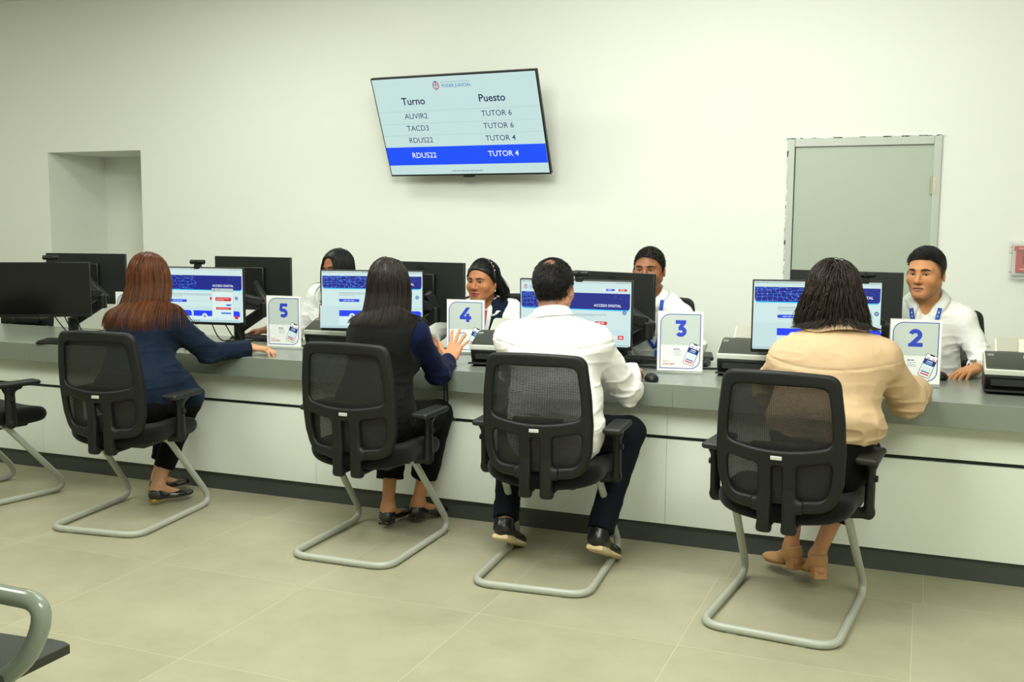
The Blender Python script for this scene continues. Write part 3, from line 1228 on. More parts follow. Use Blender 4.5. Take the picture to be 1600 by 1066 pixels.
for i, (cm, kind, sm_, cam_x, lab, lab2) in enumerate(stations):
    M1 = monitor(cm[:3], cm[3], kind, lab, 'client monitors on the counter')
    M2 = monitor_from_behind(sm_[:3], sm_[3], lab2, 'clerk monitors seen from behind')
    # webcam standing on the client's monitor
    wl = at(cm[:3], cm[3], (cam_x, 0.008, MH / 2 + 0.001))
    names = ['webcam on top of the switched-off monitor', 'webcam on the monitor with red chat bubbles', 'webcam on the monitor before the black vest woman',
             'webcam on the monitor before the man in white', 'webcam on the monitor before the woman in beige']
    if i != 2:
        wc = empty('webcam', wl, cm[3], 'black bar ' + names[i], 'webcam', 'webcams on client monitors')
        zb = 0.027
        MB().tube([(-0.044, 0, zb), (0.044, 0, zb)], 0.0135, 14).build('body', plast, wc, bevel=0.004, bseg=2)
        MB().box((0, 0.004, 0.007), (0.036, 0.026, 0.014)).build('clip', plast, wc, bevel=0.003)
        MB().box((0, -0.0105, -0.003), (0.034, 0.003, 0.018)).build('front_lip', plast, wc, bevel=0.001)
        MB().tube([(0, -0.0125, zb), (0, -0.0150, zb)], 0.008, 14).build('lens', mat('lens_glass', (14, 16, 22), 0.08), wc)
    # twin monitor arm clamped to the worktop between the two screens
    a = at(cm[:3], cm[3], (0.0, 0.052, 0.0))
    b = np.array([sm_[0], sm_[1] - 0.03, sm_[2]])
    e1 = at(cm[:3], cm[3], (MW / 2 + 0.035, 0.17, -0.075))
    base = at(cm[:3], cm[3], (MW / 2 - 0.14, 0.20, 0.0))
    base[2] = ZT
    arm = empty('screen_stand', base, 0, 'black twin monitor arm holding the ' + ['switched-off screen', 'screen with red chat bubbles', 'screen of the black vest woman',
                'screen of the man in white', 'screen of the woman in beige'][i], 'monitor stand', 'monitor stands on the counter')
    R = lambda p: np.asarray(p) - base
    MB().box((0, 0, 0.009), (0.12, 0.11, 0.018)).build('clamp', hub_m, arm, bevel=0.004)
    MB().tube([(0, 0, 0.0), (0, 0, 0.11)], 0.031, 16).build('post', hub_m, arm, bevel=0.003)

    def bar(p, q, w, hh):
        p, q = R(p), R(q)
        d = nrm(q - p)
        sd = nrm(np.cross(d, (0, 0, 1)))
        up = np.cross(sd, d)
        return MB().box((p + q) / 2, (np.linalg.norm(q - p), w, hh), np.stack([d, sd, up], 1))
    el = e1 + np.array([0, 0, -0.015])
    bar(base + np.array([0, 0, 0.085]), el, 0.040, 0.062).build('lower_arm', hub_m, arm, bevel=0.010)
    MB().tube([R(el) + (0, 0, -0.035), R(el) + (0, 0, 0.05)], 0.029, 16).build('elbow_joint', hub_m, arm, bevel=0.006)
    mid1 = at(cm[:3], cm[3], (0.15, 0.09, 0.0))
    bar(el + np.array([0, 0, 0.045]), mid1, 0.036, 0.055).build('upper_arm', hub_m, arm, bevel=0.010)
    bar(el + np.array([0.02, 0.02, 0.02]), b + np.array([0.06, -0.02, 0.0]), 0.036, 0.055).build('upper_arm', hub_m, arm, bevel=0.010)
    bar(mid1, a + np.array([0.02, 0.01, 0]), 0.05, 0.05).build('tilt_head', hub_m, arm, bevel=0.006)
    # loose video and power cables
    cb = MB()
    r = random.Random(20 + i)
    for k in range(3):
        s0 = at(cm[:3], cm[3], (0.02 + 0.07 * k, 0.05, -0.10))
        s1 = base + np.array([0.03 * k - 0.02, 0.05, 0.012])
        m1 = (s0 + s1) / 2 + np.array([r.uniform(-0.05, 0.05), 0, -0.10])
        m1[2] = max(m1[2], ZT + 0.02)
        s2 = s1 + np.array([0.18 * (k - 1), 0.22, 0])
        s2[2] = ZT + 0.006
        s2[1] = min(s2[1], YB - 0.03)
        cb.tube(spline([R(s0), R(m1), R(s1), R(s2)], 10), 0.0035, 6)
    cb.build('cable', mat('cable_black', (20, 20, 20), 0.5), arm)

# ------------------------------------------------------------------ number signs
def sign(loc, yaw, num, label, W=0.21, H=0.28):
    t = empty('number_sign', (loc[0], loc[1], ZT), yaw, label, 'sign', 'numbered counter signs')
    z0 = 0.012
    acr = MATS.get('acrylic')
    if acr is None:
        acr = bpy.data.materials.new('acrylic')
        acr.use_nodes = True
        q = acr.node_tree.nodes['Principled BSDF']
        q.inputs['Base Color'].default_value = (*lin((232, 238, 234)), 1)
        q.inputs['Roughness'].default_value = 0.06
        q.inputs['Alpha'].default_value = 0.25
        MATS['acrylic'] = acr
    MB().box((0, 0.004, z0 + H / 2), (W, 0.003, H)).build('card', mat('white_card', (232, 234, 228), 0.5), t)
    hold = MB().box((0, 0.0085, z0 + H / 2), (W + 0.006, 0.003, H + 0.006))
    hold.build('acrylic_holder', acr, t)
    MB().box((0, 0.02, 0.006), (W + 0.004, 0.075, 0.004)).build('foot', acr, t, bevel=0.001)
    p = Page(0.0001)
    w, h = W / 2, H / 2
    blue = (48, 66, 172)
    m = 0.012
    p.rrect(-w + m, -h + m, w - m, h - m, (226, 230, 228), 0.045, '0101', 10)
    p.poly([(-w + m, -0.018), (w - m, -0.018)] + [(w - m, h - m)] + [(-w + m + 0.045 * (1 - math.sin(math.radians(a))), h - m - 0.045 * (1 - math.cos(math.radians(a)))) for a in range(0, 91, 9)], (188, 198, 194))
    p.outline(-w + m - 0.0015, -h + m - 0.0015, w - m + 0.0015, h - m + 0.0015, blue, 0.046, 0.0036, '0101')
    digit(p, num, 0.0, 0.022, 0.078, (46, 70, 186))
    blurb(p, -0.030, -0.040, 0.030, 0.005, (96, 108, 152))
    for k in range(3):
        p.rect(-0.030, -0.0485 - 0.008 * k, 0.008 - 0.006 * (k % 2), -0.046 - 0.008 * k, (176, 180, 190))
    p.text('Ingresa a', -0.080, -0.097, 0.0095, (222, 130, 136))
    p.text('Acceso digital', -0.080, -0.110, 0.0100, (214, 66, 84), bold=0.015)
    # the telephone picture, leaning
    ca, sa = math.cos(-0.36), math.sin(-0.36)
    cx, cy = 0.055, -0.060

    def ph(x0, y0, x1, y1, rgb, r=0.0):
        q = Page(0)
        q.rrect(x0, y0, x1, y1, rgb, max(r, 0.0001), '1111', 4)
        p.poly([(cx + a * ca - b * sa, cy + a * sa + b * ca) for a, b, _ in q.v], rgb)
    ph(-0.0255, -0.052, 0.0255, 0.052, (36, 48, 60), 0.008)
    ph(-0.0235, -0.050, 0.0235, 0.050, (232, 236, 238), 0.007)
    ph(-0.010, 0.0455, 0.010, 0.050, (30, 36, 44), 0.002)
    ph(-0.017, 0.031, -0.004, 0.035, (70, 110, 190))
    ph(0.006, 0.031, 0.018, 0.035, (222, 70, 80))
    ph(-0.0235, 0.005, 0.0235, 0.028, (24, 44, 120))
    ph(-0.012, 0.018, 0.012, 0.022, (210, 225, 245))
    ph(-0.015, 0.010, 0.013, 0.0135, (170, 195, 235))
    ph(-0.0235, 0.0025, 0.0235, 0.005, (110, 200, 240))
    for k in range(3):
        ph(-0.018 + 0.013 * k, -0.022, -0.008 + 0.013 * k, -0.003, (205, 222, 230))
    ph(-0.018, -0.031, 0.018, -0.0265, (44, 70, 170))
    ph(-0.018, -0.0415, 0.018, -0.036, (216, 50, 62))
    p.build('printed_face', print_m, t, (0, 0.0022, z0 + h), (1, 0, 0), (0, 0, 1))
    return t


sign((-0.023, 4.80), 0.07, '2', 'white counter sign with a blue number 2')
sign((-1.052, 4.76), 0.189, '3', 'white counter sign with a blue number 3')
sign((-2.270, 5.00), 0.10, '4', 'white counter sign with a blue number 4')
sign((-3.285, 4.80), 0.08, '5', 'white counter sign with a blue number 5')
sign((-4.225, 4.665), 0.10, '6', 'white counter sign partly hidden behind the auburn hair')

# ------------------------------------------------------------------ document scanners
silver = mat('scanner_silver', (196, 198, 186), 0.35)
lid_m = mat('scanner_lid', (46, 49, 40), 0.4, var=0.03)
ivory = mat('scanner_ivory', (206, 206, 190), 0.45)


def scanner(loc, yaw, label):
    t = empty('document_scanner', (loc[0], loc[1], ZT), yaw, label, 'scanner', 'document scanners on the counter')
    w = 0.30
    # side outlines (y, z): front at -y
    MB().prism([(-0.085, 0.0), (0.09, 0.0), (0.105, 0.10), (-0.115, 0.075), (-0.105, 0.045)][::1], 0, -w / 2, w / 2).build('body', plast, t, bevel=0.006)
    MB().prism([(-0.118, 0.076), (0.105, 0.10), (0.10, 0.155), (0.02, 0.150), (-0.12, 0.103)], 0, -w / 2 - 0.002, w / 2 + 0.002).build('silver_band', silver, t, bevel=0.006)
    MB().prism([(-0.116, 0.101), (0.018, 0.147), (0.072, 0.154), (0.072, 0.160), (0.012, 0.158), (-0.116, 0.108)], 0, -w / 2 + 0.004, w / 2 - 0.004).build('lid', lid_m, t, bevel=0.003)
    s = MB().prism([(0.075, 0.13), (0.10, 0.13), (0.155, 0.205), (0.148, 0.21), (0.075, 0.158)], 0, -0.105, 0.105)
    s.build('paper_chute', ivory, t, bevel=0.003)
    g = MB()
    for x in (-0.055, 0.055):
        g.prism([(0.073, 0.160), (0.08, 0.160), (0.150, 0.213), (0.146, 0.2155)], 0, x - 0.042, x + 0.042)
    g.build('paper_guide', mat('scanner_grey', (170, 170, 156), 0.45), t, bevel=0.002)
    MB().box((0, -0.085, 0.050), (w - 0.05, 0.05, 0.034)).build('output_slot', black_m, t)
    MB().prism([(-0.155, 0.012), (-0.08, 0.004), (-0.08, 0.014), (-0.150, 0.020)], 0, -0.15, 0.13).build('output_flap', matte, t, bevel=0.002)
    c = nrm(np.array([0, 0.128, 0.050]))
    nn = np.array([0, -c[2], c[1]])
    o = np.array([0.0, -0.116, 0.108]) + nn * 0.0008
    p = Page()
    blurb(p, -0.138, 0.120, 0.030, 0.005, (196, 199, 188), n=1)
    blurb(p, -0.138, 0.109, 0.026, 0.005, (170, 172, 160), n=2)
    p.rect(0.0, 0.094, 0.055, 0.120, (214, 214, 200))
    for k in range(9):
        p.rect(0.006 + 0.005 * k, 0.103, 0.0085 + 0.005 * k, 0.112, (70, 72, 68))
    p.rect(0.035, 0.008, 0.135, 0.034, (30, 31, 29))
    p.disc(0.085, 0.021, 0.0095, (120, 135, 118))
    for x in (0.055, 0.115):
        p.rect(x - 0.004, 0.018, x + 0.004, 0.025, (170, 174, 164))
    p.build('lid_print', print_m, t, o, (1, 0, 0), c)
    return t


scanner((-0.735, 4.90), 0.02, 'black and silver document scanner behind the beige woman’s monitor')
scanner((-1.93, 4.74), 0.12, 'olive-lidded document scanner beside the number 4 sign')
scanner((-3.06, 5.00), 0.04, 'document scanner standing right of the number 5 sign')
scanner((0.405, 4.84), 0.0, 'black document scanner at the right end of the counter')

# ------------------------------------------------------------------ keyboards, mice, cable
key_m = mat('key_black', (30, 31, 30), 0.5)


def keyboard(loc, yaw, label, group):
    t = empty('keyboard', (loc[0], loc[1], ZT), yaw, label, 'keyboard', group)
    MB().prism([(-0.065, 0.0), (0.065, 0.0), (0.065, 0.022), (-0.065, 0.012)], 0, -0.22, 0.22).build('case', plast, t, bevel=0.003)
    k = MB()
    for r_ in range(5):
        y = -0.048 + 0.0225 * r_
        for c in range(19):
            k.box((-0.205 + 0.0228 * c, y, 0.0195 + 0.077 * y), (0.0185, 0.0185, 0.006))
    k.build('keys', key_m, t)
    return t


keyboard((-1.40, 4.50), 0.12, 'black keyboard under the white-shirted man’s right hand', 'client keyboards')
keyboard((-4.47, 4.50), 0.25, 'black keyboard in front of the switched-off monitor', 'client keyboards')
keyboard((-0.42, 4.52), 0.08, 'black keyboard in front of the woman in beige', 'client keyboards')
keyboard((-1.20, 5.10), 0.05, 'black keyboard by the clerk behind the number 3 sign', 'clerk keyboards')
keyboard((-3.62, 5.11), -0.05, 'black keyboard under the hand of the long-haired clerk', 'clerk keyboards')


def mouse(loc, yaw, label):
    s = SDF()
    s.ell((0, 0, 0.010), (0.031, 0.055, 0.024), k=0.004)
    s.ell((0, -0.018, 0.014), (0.026, 0.032, 0.022), k=0.01)
    s.plane((0, 0, -1), 0.0, 0.002)
    t = empty('computer_mouse', (loc[0], loc[1], ZT), yaw, label, 'computer mouse', 'computer mice')
    sdf_obj('shell', s, 0.003, plast, t)
    MB().tube([(-0.003, 0.030, 0.0262), (0.003, 0.030, 0.0262)], 0.006, 12).build('scroll_wheel', key_m, t)
    MB().tube([(0, 0.0, 0.0362), (0, 0.020, 0.0342), (0, 0.045, 0.026)], 0.0006, 4).build('button_split', black_m, t)


mouse((-1.115, 4.475), 0.35, 'black mouse on the counter below the number 3 sign')
mouse((0.09, 5.08), 0.1, 'black mouse beside the seated man’s hand behind the number 2 sign')
cab = MB()
for dx in (0.0, 0.016):
    cab.tube(spline([(-2.115 + dx, 4.52, ZT + 0.006), (-2.105 + dx, 4.43, ZT + 0.006), (-2.102 + dx, 4.385, ZT - 0.01), (-2.100 + dx, 4.388, 0.62), (-2.101 + dx, 4.40, 0.55), (-2.10 + dx, 4.474, 0.497)], 8), 0.0045, 8)
tag(cab.build('hanging_cable', mat('cable_black', (20, 20, 20), 0.5), smooth=True), 'pair of thin black cables hanging over the counter edge', 'cable')
lc = MB()
lc.tube(spline([(-1.72, 5.02, ZT + 0.004), (-1.45, 4.95, ZT + 0.005), (-1.25, 4.92, ZT + 0.004), (-1.02, 4.95, ZT + 0.004), (-0.86, 5.0, ZT + 0.004)], 10), 0.004, 8)
lc.tube(spline([(-1.62, 4.93, ZT + 0.004), (-1.40, 4.90, ZT + 0.008), (-1.18, 4.86, ZT + 0.004), (-1.0, 4.90, ZT + 0.004)], 10), 0.003, 8)
tag(lc.build('loose_cable', mat('cable_black', (20, 20, 20), 0.5), smooth=True), 'loose black cables lying on the counter behind the number 3 sign', 'cable')

# ------------------------------------------------------------------ chairs
frame_plast = mat('chair_frame_plastic', (18, 19, 18), 0.5, spec=0.32, bump=0.08, bscale=700)
fabric = mat('seat_fabric', (11, 12, 12), 0.9, spec=0.15, bump=0.25, bscale=500, sheen=0.1)
tube_m = mat('sled_grey', (160, 164, 152), 0.35, spec=0.5)


def mesh_fabric_material():
    m = bpy.data.materials.new('chair_mesh')
    m.use_nodes = True
    nt = m.node_tree
    b = nt.nodes['Principled BSDF']
    b.inputs['Base Color'].default_value = (*lin((15, 16, 15)), 1)
    b.inputs['Roughness'].default_value = 0.6
    tc = nt.nodes.new('ShaderNodeTexCoord')
    sep = nt.nodes.new('ShaderNodeSeparateXYZ')
    nt.links.new(tc.outputs['Object'], sep.inputs[0])

    def M(op, a, bb=None):
        n = nt.nodes.new('ShaderNodeMath')
        n.operation = op
        for i, x in enumerate((a, bb)):
            if x is None:
                continue
            if isinstance(x, (int, float)):
                n.inputs[i].default_value = x
            else:
                nt.links.new(x, n.inputs[i])
        return n.outputs[0]
    x, z = sep.outputs[0], sep.outputs[2]
    k = 2 * math.pi / 0.0085
    u = M('SINE', M('MULTIPLY', M('ADD', M('MULTIPLY', x, 1.25), z), k))
    v = M('SINE', M('MULTIPLY', M('SUBTRACT', M('MULTIPLY', x, 1.25), z), k))
    hole = M('GREATER_THAN', M('MULTIPLY', u, v), 0.76)
    tr = nt.nodes.new('ShaderNodeBsdfTransparent')
    mx = nt.nodes.new('ShaderNodeMixShader')
    nt.links.new(hole, mx.inputs[0])
    nt.links.new(b.outputs[0], mx.inputs[1])
    nt.links.new(tr.outputs[0], mx.inputs[2])
    nt.links.new(mx.outputs[0], nt.nodes['Material Output'].inputs['Surface'])
    return m


def back_hw(z):
    return np.interp(z, [0.41, 0.46, 0.55, 0.66, 0.78, 0.90, 0.96], [0.170, 0.196, 0.222, 0.228, 0.222, 0.207, 0.198])


def back_y(x, z):
    t = np.clip((z - 0.48) / 0.46, -0.4, 1.2)
    return -0.205 - 0.075 * t + 0.03 * t * t + 0.040 * (x / 0.22) ** 2


def smax(a, b, k):
    h = np.clip(0.5 - 0.5 * (a - b) / k, 0, 1)
    return a + (b - a) * h + k * h * (1 - h)


def frame_fn(p):
    x, y, z = np.abs(p[:, 0]), p[:, 1], p[:, 2]
    hw = back_hw(z)
    outer = smax(smax(x - hw, z - 0.945 + 0.25 * x * x, 0.04), 0.434 + 0.35 * x * x - z, 0.055)
    bar = 0.633 + 0.75 * x * x           # centre line of the cross bar, ends raised
    up = smax(smax(x - (hw - 0.043), z - 0.893 + 0.2 * x * x, 0.03), bar + 0.029 - z, 0.03)
    lo = smax(smax(x - (hw - 0.042), z - (bar - 0.027), 0.03), 0.484 + 0.25 * x * x - z, 0.03)
    lo = smax(lo, 0.068 - x, 0.02)
    mid = smax(smax(x - 0.018, z - (bar - 0.03), 0.01), 0.30 - z, 0.01)
    d = np.maximum(np.maximum(np.maximum(outer, -up), -lo), -mid)
    strut = smax(np.abs(x - 0.044) - 0.0245, np.maximum(z - 0.64, 0.358 - z), 0.008)
    d = np.minimum(d, strut)
    yb = back_y(p[:, 0], z) - 0.022 * np.clip((0.52 - z) / 0.12, 0, 1) * (np.abs(p[:, 0]) < 0.09)
    dep = y - yb
    th = 0.0145 + 0.003 * np.clip((0.52 - z) / 0.06, 0, 1)
    return smax(d, np.abs(dep) - th, 0.016)


fs = SDF().func(frame_fn, (-0.24, -0.30, 0.345), (0.24, -0.13, 0.955))
# the struts run on under the seat
for s in (-1, 1):
    fs.cone((s * 0.045, -0.20, 0.374), (s * 0.045, -0.08, 0.372), 0.022, 0.018, 0.015, flat=((0, 0, 1), 0.6))
FRAME_V, FRAME_F = fs.mesh(0.0036)
FRAME_V = relax(FRAME_V, FRAME_F, 2)
frame_fs = fs

ss = SDF()


def seat_fn(p):
    x, y, z = p[:, 0], p[:, 1], p[:, 2]
    ax = np.abs(x)
    top = 0.472 + 0.25 * x * x - 0.9 * np.clip(y - 0.12, 0, 1) ** 2 * 1.0 + 0.2 * np.clip(-y, 0, 1) ** 2
    bot = 0.378 + 0.55 * x * x * (y < 0.3) * (1 - smoothstep(-0.05, 0.15, y) * 0.7) + 0.05 * np.clip(y, 0, 1)
    d = smax(smax(ax - 0.245 + 0.25 * np.clip(y, -1, 0) ** 2, y - 0.262 + 0.35 * x * x, 0.06), -0.180 + 0.4 * x * x - y, 0.09)
    return smax(smax(d, z - top, 0.04), bot - z, 0.04)


ss.func(seat_fn, (-0.25, -0.19, 0.35), (0.25, 0.27, 0.50))
mesh_mat = mesh_fabric_material()


def chair_back(t):
    f = qmesh('back_frame', FRAME_V, FRAME_F, frame_plast, t)
    xs = np.linspace(-1, 1, 17)
    zs = np.linspace(0.462, 0.925, 22)
    V = []
    for z in zs:
        hw = back_hw(z) - 0.018
        for x in xs:
            V.append((x * hw, back_y(x * hw, z) + 0.010, z))
    F = [(r * 17 + c, r * 17 + c + 1, (r + 1) * 17 + c + 1, (r + 1) * 17 + c) for r in range(21) for c in range(16)]
    mk('mesh_back', V, F, mesh_mat, t, smooth=True)
    bd = mk('maker_badge', *(lambda m: (m.v, m.f))(MB().box((0, -0.2435, 0.636), (0.040, 0.004, 0.014))), mat('badge_silver', (200, 202, 196), 0.3, metal=0.3), f, bevel=0.0018)
    lp = SDF().box((0, -0.185, 0.655), (0.105, 0.014, 0.026), rnd=0.012, k=0.005)
    sdf_obj('lumbar_support', lp, 0.004, frame_plast, t)


def chair_seat(t):
    V, F = ss.mesh(0.006)
    s = qmesh('seat', relax(V, F, 2), F, fabric, t)
    u = SDF().box((0, 0.06, 0.375), (0.13, 0.13, 0.012), rnd=0.012, k=0.004)
    sdf_obj('seat_pan', u, 0.006, mat('seat_pan_black', (24, 25, 23), 0.5), t)


def chair_arms(t):
    for s in (-1, 1):
        a = SDF()
        a.cone((s * 0.282, 0.005, 0.425), (s * 0.285, 0.0, 0.602), 0.030, 0.026, 0.01, flat=((1, 0, 0), 0.62))
        a.cone((s * 0.282, 0.005, 0.418), (s * 0.17, 0.01, 0.402), 0.021, 0.019, 0.012)
        a.cone((s * 0.284, -0.01, 0.602), (s * 0.279, 0.05, 0.605), 0.024, 0.022, 0.02, flat=((0, 0, 1), 0.7))
        p = sdf_obj('arm_post', a, 0.004, frame_plast, t)
        q = SDF()
        q.box((s * 0.277, 0.035, 0.620), (0.040, 0.122, 0.013), rnd=0.0125, k=0.005)
        sdf_obj('arm_pad', q, 0.004, mat('arm_pad_black', (20, 21, 20), 0.5), t)
        MB().tube([(s * 0.299, 0.004, 0.545), (s * 0.309, 0.004, 0.545)], 0.012, 12).build('arm_button', frame_plast, p, bevel=0.002)


def make_visitor_chair(loc, yaw, label):
    t = empty('visitor_chair', (loc[0], loc[1], 0), yaw, label, 'chair', 'visitor chairs in front of the counter')
    chair_back(t)
    chair_seat(t)
    chair_arms(t)
    r = 0.0155
    half = [(0.200, -0.03, 0.420), (0.208, 0.015, 0.396), (0.235, 0.345, 0.0155), (0.235, -0.298, 0.0155)]
    path = half + [(-x, y, z) for x, y, z in half[::-1]]
    path = fillet(path, [0, 0.03, 0.115, 0.085, 0.085, 0.115, 0.03, 0], 8)
    MB().tube(path, r, 14).build('sled_frame', tube_m, t, smooth=True)
    for x in (-0.12, 0.12):
        MB().box((x, -0.298, 0.004), (0.035, 0.018, 0.008)).build('glide', mat('glide_clear', (150, 150, 130), 0.3), t)
    for x in (-0.235, 0.235):
        MB().box((x, 0.20, 0.004), (0.018, 0.035, 0.008)).build('glide', MATS['glide_clear'], t)
    return t


chairs = [((-4.54, 3.885), -0.21, 'empty black mesh visitor chair at the far left'),
          ((-3.553, 3.88), 0.12, 'black mesh visitor chair under the auburn-haired woman'),
          ((-2.262, 3.965), 0.02, 'black mesh visitor chair under the woman in black vest'),
          ((-1.411, 3.96), 0.075, 'black mesh visitor chair under the man in white shirt'),
          ((-0.427, 3.85), -0.095, 'black mesh visitor chair under the woman in beige shirt')]
proto = None
for loc, yaw, lab in chairs:
    if proto is None:
        proto = make_visitor_chair(loc, yaw, lab)
    else:
        c = copy_tree(proto)
        c.location = (loc[0], loc[1], 0)
        c.rotation_euler = (0, 0, yaw)
        c['label'] = lab


def make_office_chair(loc, yaw, label):
    t = empty('office_chair', (loc[0], loc[1], 0), yaw, label, 'chair', 'clerk chairs behind the counter')
    up = 0.075
    n0 = len(t.children)
    chair_back(t)
    chair_seat(t)
    chair_arms(t)
    for c in t.children:
        c.location.z = up
    MB().tube([(0, 0, 0.09), (0, 0, 0.30)], 0.028, 14).tube([(0, 0, 0.30), (0, 0, 0.46)], 0.016, 12).build('gas_column', plast, t)
    b = MB()
    w = MB()
    for k in range(5):
        a = 2 * math.pi * k / 5 + 0.3
        e = np.array([math.cos(a), math.sin(a), 0])
        b.tube([e * 0.02 + (0, 0, 0.11), e * 0.29 + (0, 0, 0.075)], [0.026, 0.016], 10)
        for o in (-0.014, 0.014):
            sd = np.array([-e[1], e[0], 0])
            w.tube([e * 0.29 + sd * (o - 0.008) + (0, 0, 0.028), e * 0.29 + sd * (o + 0.008) + (0, 0, 0.028)], 0.028, 14)
    b.build('star_base', plast, t, smooth='auto')
    w.build('caster', matte, t, smooth='auto')
    return t


ochairs = [((0.06, 5.70), math.pi - 0.15, 'clerk chair of the seated man behind the number 2 sign'),
           ((-1.43, 5.88), math.pi + 0.22, 'clerk chair with its curved back behind the smiling clerk'),
           ((-2.30, 5.72), math.pi + 0.12, 'clerk chair behind the woman with a headband'),
           ((-3.34, 5.70), math.pi - 0.15, 'clerk chair behind the long-haired clerk'),
           ((-6.02, 5.42), math.pi + 0.1, 'empty clerk chair seen below the switched-off monitor')]
proto = None
for loc, yaw, lab in ochairs:
    if proto is None:
        proto = make_office_chair(loc, yaw, lab)
    else:
        c = copy_tree(proto)
        c.location = (loc[0], loc[1], 0)
        c.rotation_euler = (0, 0, yaw)
        c['label'] = lab

# ------------------------------------------------------------------ waiting bench, only its end is in the picture
bench = empty('waiting_bench', (-1.95, 1.78, 0), 0.0, 'end of a waiting bench with bent grey tube armrest in the corner', 'bench')
bench_m = mat('bench_black', (40, 42, 36), 0.55, bump=0.2, bscale=400)
bt = mat('bench_tube', (128, 138, 126), 0.22, spec=0.7)
# local x = direction in which the sitter faces, y = along the beam
prof = [(-0.42, 0.495), (-0.30, 0.450), (-0.12, 0.437), (0.0, 0.442), (0.06, 0.449), (0.105, 0.449), (0.122, 0.444), (0.122, 0.422),
        (0.115, 0.420), (0.095, 0.430), (0.055, 0.428), (0.0, 0.415), (-0.12, 0.412), (-0.30, 0.430), (-0.42, 0.475)]
MB().prism(prof, 1, -0.80, 0.0).build('seat', bench_m, bench, bevel=0.002)
MB().prism([(-0.42, 0.47), (-0.40, 0.49), (-0.50, 0.85), (-0.515, 0.845)], 1, -0.80, 0.0).build('backrest', bench_m, bench, bevel=0.002)
for ya in (-0.17, -0.70):
    lp = fillet([(-0.34, ya, 0.40), (-0.42, ya, 0.56), (-0.32, ya, 0.625), (0.235, ya, 0.620), (0.19, ya, 0.50), (0.02, ya, 0.360), (-0.25, ya, 0.355)],
                [0, 0.05, 0.08, 0.13, 0.10, 0.08, 0], 10)
    MB().tube(lp, 0.021, 16).build('arm_loop', bt, bench, smooth=True)
MB().box((-0.20, -0.40, 0.385), (0.05, 0.7, 0.05)).build('beam', matte, bench, bevel=0.004)
for y in (-0.12, -0.68):
    MB().tube([(-0.20, y, 0.36), (-0.20, y, 0.03)], 0.024, 12).tube([(-0.44, y, 0.018), (0.02, y, 0.018)], 0.018, 10).build('leg', bt, bench, smooth='auto')

# ------------------------------------------------------------------ people
Z3 = np.array([0, 0, 1.0])


def axes(yaw, pitch=0.0, roll=0.0):
    F = np.array([-math.sin(yaw), math.cos(yaw), 0])
    R = np.array([math.cos(yaw), math.sin(yaw), 0])
    U = Z3
    F, U = F * math.cos(pitch) + U * math.sin(pitch), U * math.cos(pitch) - F * math.sin(pitch)
    R, U = R * math.cos(roll) + U * math.sin(roll), U * math.cos(roll) - R * math.sin(roll)
    return R, F, U


